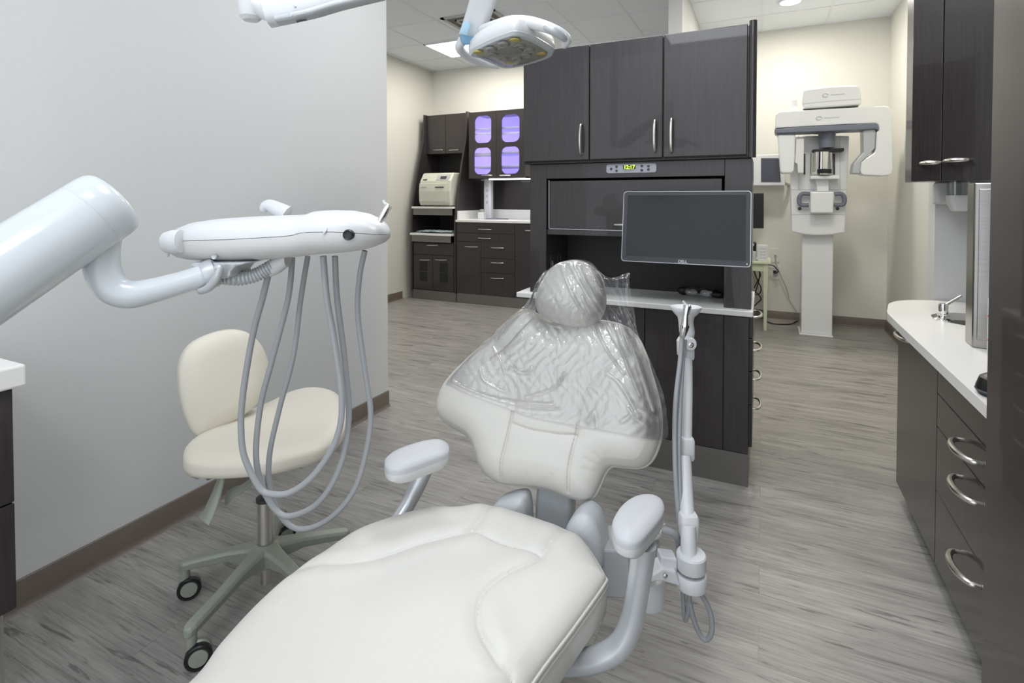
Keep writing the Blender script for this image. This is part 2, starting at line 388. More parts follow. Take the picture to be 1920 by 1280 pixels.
def baseboard(name, a, b, n):
    a, b, n = map(lambda q: np.array(q, float), (a, b, n)); z = np.array([0, 0, 1.])
    prof = [(0, 0), (.022, 0), (.016, .004), (.010, .014), (.008, .022), (.0075, .096), (.004, .1), (0, .1)]
    struct(name, Mb().loft([[p+n*q+z*h for q, h in prof] for p in (a, b)]), M_base, ang=.9)
baseboard('baseboard_left', (-2.2, -1.6, 0), (-2.2, 2.763, 0), (1, 0, 0))
baseboard('baseboard_far_left', (XW, 0, 0), (XW, 5.83, 0), (1, 0, 0))
baseboard('baseboard_back', (-.635, YB, 0), (XE, YB, 0), (0, -1, 0))
baseboard('baseboard_right', (XE, 3.47, 0), (XE, YB, 0), (-1, 0, 0))

# ------------------------------------------------------------------ ceiling fittings
t = thing('ceiling_light', 'bright rectangular ceiling light panel over the sterilization corner, left of the exam lamp', 'ceiling light', (-3.10, 5.675, CEIL-.03))
obj('frame', Mb().box(-3.71, -2.49, 5.36, 5.375, CEIL-.018, CEIL).box(-3.71, -2.49, 5.975, 5.99, CEIL-.018, CEIL).box(-3.71, -3.695, 5.36, 5.99, CEIL-.018, CEIL).box(-2.505, -2.49, 5.36, 5.99, CEIL-.018, CEIL), M_grid, t, smooth=False)
obj('diffuser', Mb().box(-3.695, -2.505, 5.375, 5.975, CEIL-.012, CEIL-.006), M_diff, t, smooth=False)
t = thing('recessed_downlight', 'small round glowing downlight in the ceiling above the imaging corner', 'ceiling light', (.218, 5.69, CEIL-.02))
obj('trim_ring', Mb().loft([[(.218+r*math.cos(q), 5.69+r*math.sin(q), CEIL+z) for q in np.linspace(0, 2*math.pi, 40, endpoint=False)] for r, z in ((.088, -.001), (.105, -.001), (.112, -.004), (.112, -.010), (.088, -.010))], close=True), M_grid, t)
obj('diffuser', Mb().lathe([(.001, -.006), (.088, -.006), (.088, -.002), (.001, -.002)], (.218, 5.69, CEIL), 40), M_diff, t)
t = thing('air_vent', 'square louvred metal air vent in the ceiling tiles behind the exam lamp', 'air vent', (-2.8, 5.03, CEIL-.02))
vx0, vx1, vy0, vy1 = -3.02, -2.40, 4.66, 5.27
obj('frame', Mb().box(vx0, vx1, vy0, vy0+.04, CEIL-.014, CEIL).box(vx0, vx1, vy1-.04, vy1, CEIL-.014, CEIL).box(vx0, vx0+.04, vy0, vy1, CEIL-.014, CEIL).box(vx1-.04, vx1, vy0, vy1, CEIL-.014, CEIL), M_ventg, t, smooth=False)
obj('duct_shade', Mb().box(vx0+.04, vx1-.04, vy0+.04, vy1-.04, CEIL-.006, CEIL-.002), M_ventd, t, smooth=False)  # flat dark sheet standing for the shade inside the duct
for k in range(1, 4):
    m_ = .04+.07*k; x0, x1, y0, y1 = vx0+m_, vx1-m_, vy0+m_, vy1-m_; w_ = .018
    obj('louvre', Mb().box(x0, x1, y0, y0+w_, CEIL-.018, CEIL-.006).box(x0, x1, y1-w_, y1, CEIL-.018, CEIL-.006).box(x0, x0+w_, y0, y1, CEIL-.018, CEIL-.006).box(x1-w_, x1, y0, y1, CEIL-.018, CEIL-.006), M_ventg, t, smooth=False)

# ================================================================== ISLAND (treatment console)
IY = 2.69
zI = lambda x, y, Y=IY: PY(x, y, Y)[2]
t = thing('upper_cabinet', 'large dark wood upper cabinet with three tall doors and bow handles above the monitor', 'cabinet', (-.62, 2.9, 1.55))
box('body', M_wood, t, -1.196, -.06, IY, 3.08, 1.548, 2.145)
xs = [-1.194, -.817, -.444, -.066]
for i in range(3):
    d = box('door', M_wood, t, xs[i]+.002, xs[i+1]-.003, IY-.022, IY, 1.552, 2.148, .003)
    hx, y0, y1 = [(1091, 233, 290), (1229, 225, 285), (1260, 222, 286)][i]
    a, b = PY(hx, y0, IY-.022), PY(hx, y1, IY-.022); b[0] = a[0]
    handle(d, a, b, (0, -1, 0), .032, .006)
obj('end_post', Mb().loft([plane_pts(rrect(.034, .05, .016), (-.047, IY-.002, z), (1, 0, 0), (0, 1, 0)) for z in (1.54, 2.162)]), M_wood, t)
box('bottom_edge', M_wood_in, t, -1.19, -.05, IY-.012, 3.08, 1.538, 1.548)

t = thing('storage_hutch', 'dark wood hutch with a lift door and clock panel, standing on the island worktop', 'cabinet', (-.61, 2.9, .83))
HY = 2.715
box('side_panel', M_wood, t, -1.172, -1.075, HY, 3.08, .83, 1.538)
box('side_panel', M_wood, t, -.165, -.045, HY, 3.08, .83, 1.538)
box('header', M_wood, t, -1.075, -.165, HY, 3.08, 1.458, 1.538)
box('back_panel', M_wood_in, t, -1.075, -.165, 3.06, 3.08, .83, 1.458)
box('rail', M_wood, t, -1.075, -.165, HY+.012, 3.06, 1.152, 1.180)
d = box('lift_door', M_wood, t, -1.062, -.178, HY+.018, HY+.036, 1.186, 1.447, .002)
obj('edge_trim', Mb().box(-1.066, -1.062, HY+.012, HY+.03, 1.182, 1.45).box(-1.066, -.178, HY+.012, HY+.03, 1.182, 1.186), M_silver, d, smooth=False)
a = PY(1152, 421, HY+.018); b = a+np.array([.13, 0, 0]); handle(d, a, b, (0, -1, 0), .028, .005)
# clock / control panel
p0, p1 = PY(1137, 316, HY-.006), PY(1231, 315, HY-.006); cx, cz = (p0[0]+p1[0])/2, (p0[2]+p1[2])/2; cw = p1[0]-p0[0]
cp = []
for u, w in rrect(cw, .046, .012, 5): cp.append((cx+u, HY-.008, cz+w*(1+.10*(1-(2*u/cw)**2))))
pn = obj('control_panel', Mb().prism(cp, (0, .01, 0)), M_panelgrey, t, bevel=.0015)
dd = box('display', M_display, pn, cx-.040, cx+.024, HY-.0095, HY-.008, cz-.004, cz+.017, 0, smooth=False)
text('clock_digits', '12:17', .026, (cx-.008, HY-.0098, cz+.006), (1, 0, 0), (0, 0, 1), M_digit, pn, .0003, .0006)
for u, w in ((-.102, -.001), (-.074, .010), (-.074, -.011), (.055, .010), (.055, -.011), (.088, .008), (.088, -.008)):
    obj('button', Mb().lathe([(.001, 0), (.0062, 0), (.0068, .002), (.0068, .003)], (cx+u, HY-.0105, cz+w), 18, (0, 1, 0)), M_dgrey, pn)
obj('logo_mark', Mb().tube([(cx-.035, HY-.009, cz-.013), (cx-.025, HY-.009, cz-.009), (cx-.018, HY-.009, cz-.014), (cx+.0, HY-.009, cz-.012), (cx+.018, HY-.009, cz-.013)], .0006, 6), M_dgrey, pn)
# sockets on the niche's left cheek
for yy, zz, k in ((2.80, .985, 0), (2.80, .942, 0), (2.92, 1.0, 1)):
    r_ = .028 if k else .014
    q = obj('socket', Mb().lathe([(r_, 0), (r_, .003), (r_*.7, .004), (r_*.65, .001), (.001, .001)], (-1.075, yy, zz), 24, (1, 0, 0)), M_dgrey if k else M_grey, t)
obj('socket_plate', Mb().box(-1.075, -1.072, 2.775, 2.825, .90, 1.03), M_dgrey, t, bevel=.001)

single('worktop', Mb().box(-1.235, -.036, 2.668, 3.27, .803, .830), M_top, 'pale stone worktop of the island, running behind the dental chair', 'worktop', bevel=.004)
t = thing('base_cabinet', 'dark wood island base cabinet with side drawers under the pale worktop', 'cabinet', (-.6, 2.98, 0))
box('body', M_wood, t, -1.13, -.055, IY+.018, 3.26, .152, .803)
xs = [-1.13, -.835, -.532, -.162, -.052]
for i in range(4):
    box('door' if i < 3 else 'corner_panel', M_wood, t, xs[i]+.0015, xs[i+1]-.0015, IY, IY+.018, .155, .797, .002)
box('toe_kick', M_kick, t, -1.13, -.052, IY+.002, 3.26, 0, .152, .001)
zz = [.155, .36, .52, .68, .797]
for i in range(4):
    d = box('drawer', M_wood, t, -.055, -.037, IY+.08, 3.255, zz[i]+.002, zz[i+1]-.002, .002)
    hz = [.31, .455, .60, .765][i]
    handle(d, (-.037, 2.87, hz), (-.037, 3.03, hz), (1, 0, 0), .036, .006)
# safety glasses on the worktop
gb = PZ(1308, 560, .8305); gx, gy = gb[0], gb[1]+.06
t = thing('safety_glasses', 'black and clear safety glasses lying on the worktop below the monitor', 'glasses', (gx, gy, .8305))
for s in (-1, 1):
    L_ = Mb(); rings = []
    for r_, z_ in ((.031, 0), (.032, .012), (.028, .024), (.018, .030), (.004, .032)):
        rings.append([np.array([gx+s*.038+r_*math.cos(q), gy-.012+z_*.6, .835+.020+r_*.62*math.sin(q)]) for q in np.linspace(0, 2*math.pi, 20, endpoint=False)])
    obj('lens', L_.loft(rings), M_clear, t)
    obj('temple', Mb().tube([(gx+s*.072, gy+.005, .862), (gx+s*.085, gy+.05, .858), (gx+s*.075, gy+.09, .848), (gx+s*.06, gy+.11, .838)], [.009, .009, .008, .006], 8, 5), M_black, t)
obj('bridge', Mb().tube([(gx-.078, gy, .86), (gx-.03, gy-.012, .878), (gx, gy-.016, .872), (gx+.03, gy-.012, .878), (gx+.078, gy, .86)], .007, 8), M_black, t)
obj('side_shield', Mb().ball((gx+.092, gy+.0, .850), (.042, .020, .0165), 10), M_black, t)
obj('side_shield', Mb().ball((gx-.085, gy+.02, .854), (.026, .020, .022), 10), M_black, t)

# monitor (arm comes from the hutch niche)
MY = 2.40
TL, TR_, BL, BR = PY(1169, 358, MY), PY(1411, 358, MY), PY(1165, 487, MY-.0), PY(1406, 500, MY)
cx = (TL[0]+TR_[0]+BL[0]+BR[0])/4; cz = (TL[2]+BL[2])/2-.002; w, h = .535, .318
tt = math.radians(8); U = np.array([1, 0, 0.]); V = np.array([0, math.sin(tt), math.cos(tt)]); N = np.cross(U, V)
O = np.array([cx, MY, cz])
t = thing('computer_monitor', 'flat black computer monitor with a thin silver edge on an arm before the hutch', 'monitor', tuple(O-np.array([0, 0, .16])))
def slab(O, U, V, N, w, h, r, d0, d1): return Mb().loft([plane_pts(rrect(w, h, r), np.array(O)+N*q, U, V) for q in (d0, d1)])
obj('casing', slab(O, U, V, N, w, h, .014, -.03, .0), M_silver, t)
obj('bezel', slab(O, U, V, N, w-.006, h-.006, .012, -.002, .0015), M_bezel, t)
obj('screen', slab(O+V*.004, U, V, N, w-.040, h-.044, .001, 0, .0022), M_screen, t)
text('brand_lettering', 'DELL', .017, O-V*(h/2-.010)+N*.0018, U, V, M_silver, t, .0004, .0004)
obj('power_button', Mb().lathe([(.001, 0), (.003, 0), (.003, .0015), (.001, .0015)], O+U*(w/2-.014)-V*(h/2-.013)+N*.0015, 14, N), M_white, t)
obj('back_mount', slab(O, U, V, N, .12, .12, .01, -.055, -.03), M_dgrey, t)
obj('support_arm', Mb().tube([O-N*.05, O+np.array([0, .12, -.02]), O+np.array([-.05, .25, -.10]), O+np.array([-.05, .42, -.14]), (cx-.05, 3.055, cz-.14)], .018, 12), M_dgrey, t)

# ================================================================== STERILIZATION CENTRE
SY = 5.90
zS = lambda y, x=812, Y=SY: float(PY(x, y, Y)[2]); xS = lambda x, y=400, Y=SY: float(PY(x, y, Y)[0])
t = thing('sterilizer_tower', 'dark wood tower cabinet with slanted sides holding the sterilizer in the back corner', 'cabinet', (-3.94, 6.2, 0))
yt = float(PX(797, 218, -4.27)[1]); zt = zS(214, 812, 6.2)
for X0 in (-4.30, -3.615):
    prof = [(SY-.01, .12), (SY-.01, 1.05), (SY+.03, 1.32), (SY+.14, 1.75), (SY+.27, 2.15), (min(yt, SY+.40), zt), (6.575, zt), (6.575, .12)]
    obj('side_panel', Mb().prism([(X0, y, z) for y, z in prof], (.025, 0, 0)), M_wood, t, bevel=.002)
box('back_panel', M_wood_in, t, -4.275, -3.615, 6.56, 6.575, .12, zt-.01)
box('inner_wall', M_wall, t, -3.92, -3.615, 6.54, 6.56, 1.25, 1.72, .001, label='pale grey patch of wall behind the sterilizer')
UY = 6.24; zb = zS(289, 812, UY)
box('top_box', M_wood, t, -4.275, -3.615, UY+.02, 6.56, zb, zt-.005)
xm = xS(835, 250, UY)
for a_, b_, hx0, hx1 in ((-4.272, xm-.003, 812, 830), (xm+.003, -3.618, 842, 860)):
    d = box('door', M_wood, t, a_, b_, UY, UY+.018, zb+.002, zt-.012, .002)
    handle(d, PY(hx0, 282, UY), PY(hx1, 281, UY), (0, -1, 0), .028, .005)
z1, z2 = zS(389), zS(439)
for zz, yf in ((z1, SY-.03), (z2, SY-.07)):
    s_ = box('shelf', M_top, t, -4.27, -3.62, yf, 6.55, zz-.014, zz+.014, .003, label='white pull-out shelf')
    box('shelf_front', M_kick, s_, -4.25, -3.64, yf+.012, yf+.03, zz-.10, zz-.014, .001)
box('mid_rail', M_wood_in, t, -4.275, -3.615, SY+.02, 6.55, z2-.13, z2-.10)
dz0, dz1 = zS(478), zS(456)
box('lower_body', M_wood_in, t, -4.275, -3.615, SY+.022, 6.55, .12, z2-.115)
d = box('drawer', M_wood, t, -4.26, -3.63, SY, SY+.02, dz0+.003, dz1, .002); handle(d, PY(801, 459.5, SY), PY(822, 459.5, SY), (0, -1, 0), .028, .005)
dm = -3.955
for a_, b_, hx in ((-4.26, dm-.003, (787, 806)), (dm+.003, -3.63, (816, 838))):
    d = box('door', M_wood, t, a_, b_, SY, SY+.02, .135, dz0-.003, .002)
    handle(d, PY(hx[0], 486.5, SY), PY(hx[1], 487, SY), (0, -1, 0), .028, .005)
    wx = (a_+b_)/2+.01
    for zc in (zS(500), zS(519)):
        box('window', M_black, d, wx-.062, wx+.062, SY-.004, SY+.004, zc-.062, zc+.062, .006)
box('toe_kick', M_kick, t, -4.27, -3.595, SY+.005, 6.5, 0, .125, .001)

# autoclave
ax0, ax1 = xS(787, 350, SY-.02), xS(843, 350, SY-.02); az0 = z1+.0145; az1 = zS(324, 812, SY+.02)
t = thing('autoclave', 'beige front-loading steam sterilizer with a small control panel in the tower', 'sterilizer', ((ax0+ax1)/2, 6.15, az0))
prof = [(SY-.02, az0+.012), (SY-.035, az0+.06), (SY-.04, az0+.2), (SY-.02, az1-.11), (SY+.06, az1), (SY+.40, az1), (SY+.40, az0+.012)]
obj('housing', Mb().prism([(ax0, y, z) for y, z in prof], (ax1-ax0+.02, 0, 0)), M_auto, t, bevel=.018)
prof2 = [(SY-.028, az0+.02), (SY-.052, az0+.07), (SY-.058, az0+.2), (SY-.045, az1-.14), (SY-.02, az1-.14), (SY-.02, az0+.02)]
d = obj('door', Mb().prism([(ax0+.012, y, z) for y, z in prof2], (ax1-ax0-.05, 0, 0)), M_auto, t, bevel=.012)
box('grip_recess', M_dgrey, d, ax1-.20, ax1-.07, SY-.060, SY-.05, az1-.20, az1-.185, .002)
box('label_strip', M_grey, d, ax0+.04, ax0+.13, SY-.0605, SY-.05, az1-.19, az1-.184, .001)
c_ = obj('control_panel', Mb().prism([(ax1-.21, SY-.012, az1-.10), (ax1-.02, SY-.012, az1-.10), (ax1-.02, SY+.035, az1-.028), (ax1-.21, SY+.035, az1-.028)], (0, -.006, .003)), M_grey, t, smooth=False)
obj('panel_display', Mb().prism([(ax1-.15, SY-.009, az1-.085), (ax1-.06, SY-.009, az1-.085), (ax1-.06, SY+.012, az1-.05), (ax1-.15, SY+.012, az1-.05)], (0, -.006, .003)), M_dgrey, c_, smooth=False)
obj('badge', Mb().prism([(ax0+.05, SY-.012, az1-.10), (ax0+.11, SY-.012, az1-.10), (ax0+.11, SY-.003, az1-.085), (ax0+.05, SY-.003, az1-.085)], (0, -.006, .003)), M_dgrey, t, smooth=False)
for fx in (ax0+.05, ax1-.05): obj('foot', Mb().cyl((fx, SY+.05, az0), (fx, SY+.05, az0+.015), .015), M_black, t); obj('foot', Mb().cyl((fx, SY+.35, az0), (fx, SY+.35, az0+.015), .015), M_black, t)

# instrument pouches on the lower shelf
for k in range(9):
    px = -4.165+.052*k+rng.uniform(-.01, .01); py = SY+.02+rng.uniform(-.02, .12); a = rng.uniform(-.7, .7)
    u = np.array([math.cos(a), math.sin(a), 0]); v = np.array([-math.sin(a), math.cos(a), 0]); z0 = z2+.0145+.006*k*(.8 if k < 5 else .35)
    m = Mb(); n1, n2 = 9, 5; top = []; bot = []
    for i in range(n1):
        for j in range(n2):
            q = np.array([px, py, z0])+u*(i/(n1-1)-.5)*.19+v*(j/(n2-1)-.5)*.085
            wv = .006+.010*math.sin(i*1.1+k)**2+.007*math.sin(j*1.9+k*2)**2
            top.append(q+np.array([0, 0, wv+.004])); bot.append(q+np.array([0, 0, wv*.6]))
    f = []
    for base, o in ((0, 1), (n1*n2, -1)):
        for i in range(n1-1):
            for j in range(n2-1):
                q = [base+i*n2+j, base+(i+1)*n2+j, base+(i+1)*n2+j+1, base+i*n2+j+1]; f.append(tuple(q[::o]))
    e = [i*n2 for i in range(n1)]+[(n1-1)*n2+j for j in range(1, n2)]+[i*n2+n2-1 for i in range(n1-2, -1, -1)]+[j for j in range(n2-2, 0, -1)]
    for i in range(len(e)): a0, b0 = e[i], e[(i+1) % len(e)]; f.append((a0, b0, b0+n1*n2, a0+n1*n2))
    m.add(top+bot, f)
    single('sterilization_pouch', m, M_pouch, 'blue-green paper sterilization pouch in the loose pile on the tower shelf', 'instrument pouch', 'pouches on the tower shelf', ang=.5)

# base run right of the tower
t = thing('drawer_cabinet', 'dark wood base cabinet with drawers and doors right of the sterilizer tower', 'cabinet', (-2.95, 6.2, 0))
RX0, RX1 = -3.588, -2.20
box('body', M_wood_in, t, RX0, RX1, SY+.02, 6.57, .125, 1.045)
zc = [zS(y, 905) for y in (421, 437.5, 455)]
xa, xb, xc, xd = RX0+.004, xS(901.5, 480), xS(965.5, 480), RX1
def front(name, x0, x1, z0, z1_, hx=None, hy=None):
    d = box(name, M_wood, t, x0+.002, x1-.002, SY, SY+.02, z0+.002, z1_-.002, .002)
    if hx: handle(d, PY(hx[0], hy, SY), PY(hx[1], hy+.8, SY), (0, -1, 0), .028, .005)
ztop = 1.043
front('drawer', xa, xc, zS(437.5, 905), ztop, (897, 922), 429.5)
front('drawer', xa, xc, zS(454, 905), zS(437.5, 905), (897, 921), 446)
front('door', xa, xb, .13, zS(454, 905), (872, 896), 462)
z_a, z_b, z_c = zS(454.5, 930), zS(484.5, 930), zS(512, 930)
front('drawer', xb, xc, z_b, z_a, (921, 945), 464); front('drawer', xb, xc, z_c, z_b, (921, 945), 492); front('drawer', xb, xc, .13, z_c, (921, 945), 521)
front('door', xc, xc+.46, .13, ztop, (985, 1008), 432); front('door', xc+.46, xd, .13, ztop)
box('toe_kick', M_kick, t, RX0+.005, RX1, SY+.005, 6.5, 0, .128, .001)
t = thing('worktop', 'white worktop with a low backsplash, below the violet-lit wall cabinet', 'worktop', (-2.9, 6.2, 1.047))
box('slab', M_top, t, RX0, RX1, SY-.02, 6.56, 1.047, 1.078, .004)
box('backsplash', M_top, t, RX0, RX1, 6.535, 6.56, 1.078, 1.20, .003)
box('side_splash', M_top, t, RX0, RX0+.02, SY+.02, 6.535, 1.078, 1.19, .003)
single('splash_panel', Mb().box(RX0, RX1, 6.555, 6.578, 1.20, 1.60), M_wood, 'dark wood back panel between the white worktop and the violet-lit cabinet', 'wall panel', bevel=.001)

# wall cabinet with four violet windows
WY = 6.05; wz0 = zS(334, 930, WY); wz1 = zS(207, 930, WY)
wx0 = xS(879, 270, WY); wxm = xS(930.5, 270, WY); wx1 = 2*wxm-wx0; 
t = thing('glass_door_cabinet', 'dark wall cabinet with four rounded windows glowing violet', 'cabinet', ((wx0+wx1)/2, 6.3, wz0))
ct = .018
box('side_panel', M_wood, t, wx0, wx0+ct, WY+.02, 6.575, wz0, wz1); box('side_panel', M_wood, t, wx1-ct, wx1, WY+.02, 6.575, wz0, wz1)
box('top_panel', M_wood, t, wx0, wx1, WY+.02, 6.575, wz1-ct, wz1); box('bottom_panel', M_wood, t, wx0, wx1, WY+.02, 6.575, wz0, wz0+ct)
box('liner', M_inner, t, wx0+ct, wx1-ct, 6.50, 6.555, wz0+ct, wz1-ct, .001, label='back liner with the violet cabinet light put into it')
for q_ in (wx0+ct, wx1-ct-.004): box('side_liner', M_inner, t, q_, q_+.004, WY+.025, 6.50, wz0+ct, wz1-ct, 0, smooth=False, label='side liner with the violet cabinet light put into it')
wins = [((889.5, 921), (218, 267)), ((940, 974), (215.5, 265)), ((888.5, 920.5), (277.5, 326)), ((939.5, 973.5), (275.5, 325))]
for x0, x1, idx in ((wx0+.002, wxm-.002, (0, 2)), (wxm+.002, wx1-.002, (1, 3))):
    zs = [wz0+.002, zS(271.5, 930, WY), wz1-.002]; mb = Mb(); holes = []
    for q, (za, zb_) in zip(idx, ((zs[1], zs[2]), (zs[0], zs[1]))):
        (pa, pb), (ya, yb) = wins[q]; A = PY(pa, ya, WY); B = PY(pb, yb, WY)
        cx_, cz_, ww, hh = (A[0]+B[0])/2, (A[2]+B[2])/2, B[0]-A[0], A[2]-B[2]
        inner = [(cx_+u, cz_+v) for u, v in rrect(ww, hh, .075, 8)]; holes.append((cx_, cz_, ww, hh))
        outer = []
        for u, v in inner:
            du, dv = u-cx_, v-cz_; kx = ((x1-cx_) if du > 0 else (x0-cx_))/du if abs(du) > 1e-9 else 1e9; kz = ((zb_-cz_) if dv > 0 else (za-cz_))/dv if abs(dv) > 1e-9 else 1e9
            k = min(kx, kz); outer.append((cx_+du*k, cz_+dv*k))
        # make sure the plate's corners are exact
        for cu, cv in ((x0, za), (x0, zb_), (x1, za), (x1, zb_)):
            j = min(range(len(outer)), key=lambda i: (outer[i][0]-cu)**2+(outer[i][1]-cv)**2); outer[j] = (cu, cv)
        mb.loft([[(u, WY, v) for u, v in outer], [(u, WY, v) for u, v in inner], [(u, WY+.02, v) for u, v in inner], [(u, WY+.02, v) for u, v in outer]], close=True)
    d = obj('door', mb, M_wood, t, ang=.4)
    for cx_, cz_, ww, hh in holes:
        obj('window_pane', Mb().prism([(cx_+u, WY+.010, cz_+v) for u, v in rrect(ww, hh, .075, 8)], (0, .004, 0)), M_pane, d, smooth=False)
    hx = ((903, 923) if x0 < wxm-.1 else (937, 958)); handle(d, PY(hx[0], 328.5, WY), PY(hx[1], 328.5, WY), (0, -1, 0), .026, .005)
for zz in (zS(242, 930, 6.2), zS(288, 930, 6.2), zS(313, 930, 6.2)):
    box('shelf', M_shelf, t, wx0+ct, wx1-ct, 6.12, 6.50, zz-.012, zz+.012, .003)
for cxx, zz in (((wx0+wxm)/2, zS(250, 930, 6.2)), ((wx1+wxm)/2-.0, zS(252, 930, 6.2)), ((wx0+wxm)/2-.02, zS(291, 930, 6.2)+.0)):
    box('shelf_lip', M_shelf, t, cxx-.16, cxx+.16, 6.11, 6.12, zz-.02, zz+.006, .002)
obj('led_strip', Mb().box(xS(921, 336, 6.1), wx1+.15, 6.04, 6.06, wz0-.022, wz0-.006), M_led_strip, t, smooth=False, label='bright white light strip under the cabinet')
t = thing('power_column', 'white vertical socket column rising from the worktop below the violet-lit cabinet', 'power column', (xS(913, 400, 6.3), 6.3, 1.078))
px0, px1 = xS(906.5, 400, 6.30), xS(920, 400, 6.30)
obj('post', Mb().loft([plane_pts(rrect(px1-px0, .09, .02), ((px0+px1)/2, 6.345, z), (1, 0, 0), (0, 1, 0)) for z in (1.0785, wz0-.001)]), M_white, t)
for zz in (1.30, 1.38, 1.46, 1.54-.02): box('socket', M_grey, t, (px0+px1)/2-.016, (px0+px1)/2+.016, 6.297, 6.301, zz-.02, zz+.02, .001)
a_ = PZ(898, 411, 1.0785)
single('white_box', Mb().box(a_[0]-.045, a_[0]+.045, 6.14, 6.22, 1.0785, 1.17), M_white, 'small white box at the foot of the socket column', 'box', bevel=.01)
m = Mb().tube([(a_[0]+.09, 6.10, 1.084), (a_[0]+.2, 6.12, 1.084), (a_[0]+.32, 6.16, 1.084), (a_[0]+.36, 6.24, 1.084), (a_[0]+.26, 6.25, 1.086), (a_[0]+.16, 6.18, 1.092), (a_[0]+.1, 6.10, 1.086)], .0045, 8)
single('cable', m, M_slate, 'thin dark cable curled on the white worktop by the socket column', 'cable')

# ================================================================== IMAGING CORNER
XX = lambda a, b: (1440+a*.2422, 150+b*.2422)
def pz5(pts, Y): return [PY(*XX(a, b), Y) for a, b in pts]
cY = 5.98
t = thing('panoramic_xray_machine', 'tall white panoramic dental x-ray machine on a column by the back wall', 'x-ray machine', (.49, 6.15, 0))
c0, c1 = PY(1502, 625, cY)[0], PY(1560.5, 625, cY)[0]
box('column', M_xray, t, c0, c1, cY, cY+.26, .014, 1.75, .01)
box('base_plate', M_xray, t, c0-.018, c1+.006, cY-.03, cY+.30, 0, .016, .004)
cr = [(165, 430), (630, 430), (612, 860), (596, 1180), (500, 1197), (390, 1203), (280, 1195), (185, 1175), (178, 900)]
carr = obj('carriage', Mb().prism(pz5(cr, cY-.10), (0, .16, 0)), M_xray, t, bevel=.012)
obj('panel_line', Mb().prism(pz5([(180, 846), (608, 846), (608, 850), (180, 850)], cY-.101), (0, -.001, 0)).prism(pz5([(182, 1040), (600, 1040), (600, 1044), (182, 1044)], cY-.101), (0, -.001, 0)).prism(pz5([(236, 430), (240, 430), (240, 846), (236, 846)], cY-.101), (0, -.001, 0)).prism(pz5([(556, 430), (560, 430), (560, 846), (556, 846)], cY-.101), (0, -.001, 0)), M_grey, carr, smooth=False)
arm = [(55, 372), (62, 268), (75, 250), (100, 241), (400, 226), (900, 199), (940, 206), (958, 240), (966, 500), (968, 700), (955, 728), (930, 738), (880, 742), (740, 734), (722, 722), (716, 700), (724, 636), (760, 605), (825, 560), (836, 530), (842, 400), (856, 388), (856, 350), (838, 334), (600, 342), (300, 358)]
AY = 5.62
rot = obj('rotating_arm', Mb().prism(pz5(arm, AY), (0, .22, 0)), M_xray, t, bevel=.018)
obj('underside_band', Mb().prism(pz5([(50, 378), (300, 360), (600, 345), (830, 333), (850, 340), (862, 365), (860, 392), (830, 376), (735, 384), (600, 388), (300, 402), (58, 412)], AY-.012), (0, .23, 0)), M_slate, rot, bevel=.008, label='slate grey band')
obj('tube_side_shade', Mb().prism(pz5([(735, 384), (838, 378), (830, 530), (765, 590), (722, 636), (715, 725), (650, 722), (662, 650), (700, 600), (738, 560)], AY+.03), (0, .17, 0)), M_grey, rot, bevel=.008)  # grey part standing for the shaded inner side of the tube head
obj('sensor_head', Mb().prism(pz5([(75, 425), (212, 425), (208, 600), (200, 700), (185, 720), (105, 722), (95, 700), (85, 560)], AY+.01), (0, .18, 0)), M_xray, rot, bevel=.014)
obj('sensor_gap', Mb().prism(pz5([(68, 408), (208, 405), (212, 428), (75, 432)], AY+.02), (0, .15, 0)), M_slate, rot, bevel=.002)
obj('sensor_arm', Mb().prism(pz5([(215, 455), (280, 452), (276, 720), (230, 718), (226, 650), (205, 640), (212, 560)], AY+.06), (0, .12, 0)), M_xray, rot, bevel=.008)
obj('top_cover', Mb().prism(pz5([(270, 80), (285, 68), (480, 45), (600, 38), (690, 38), (712, 50), (722, 90), (724, 180), (715, 192), (500, 208), (280, 222), (265, 212), (262, 150)], AY+.0), (0, .30, 0)), M_xray, t, bevel=.02)
obj('cover_seam', Mb().prism(pz5([(266, 182), (500, 160), (722, 145), (722, 149), (500, 164), (266, 186)], AY-.001), (0, -.001, 0)), M_grey, t, smooth=False)
obj('cover_gap', Mb().prism(pz5([(270, 222), (480, 210), (700, 194), (700, 204), (480, 220), (280, 230)], AY+.02), (0, .26, 0)), M_dgrey, t, smooth=False)
for a_, b_, w_ in ((445, 118, 120), (395, 296, 130)):
    q = PY(*XX(a_, b_), AY-.002); q2 = PY(*XX(a_+30+w_, b_-4), AY-.002)
    lg = obj('logo_mark', Mb().tube([q+np.array([.022*math.cos(s), -.0, .016*math.sin(s)]) for s in np.linspace(0, 5.6, 14)], .003, 6, 2), M_grey, t)
    obj('lettering_line', Mb().box(q[0]+.04, q2[0], AY-.003, AY-.001, q[2]-.003, q[2]+.003), M_grey, lg, smooth=False)
q = PY(*XX(205, 205), AY+.08); obj('status_light', Mb().lathe([(.024, -.07), (.026, 0), (.024, .06), (.012, .075), (.002, .078)], q, 18), M_xray, t)
q = PY(*XX(457, 400), AY+.16); obj('pivot_disc', Mb().lathe([(.12, -.012), (.165, -.004), (.165, .012), (.1, .02)], q, 36), M_dgrey, t)
q2 = PY(*XX(457, 525), AY+.16); obj('pivot_neck', Mb().tube([q, (q+q2)/2, q2], [.075, .068, .062], 24, 3), M_slate, t)
hb0, hb1 = PY(*XX(345, 548), AY+.13), PY(*XX(590, 536), AY+.13)
obj('head_band', Mb().prism([(hb0[0], AY+.13, hb0[2]-.02), (hb1[0], AY+.13, hb0[2]-.012), (hb1[0], AY+.13, hb0[2]+.018), (hb0[0], AY+.13, hb0[2]+.014)], (0, .20, 0)), M_black, t, bevel=.006)
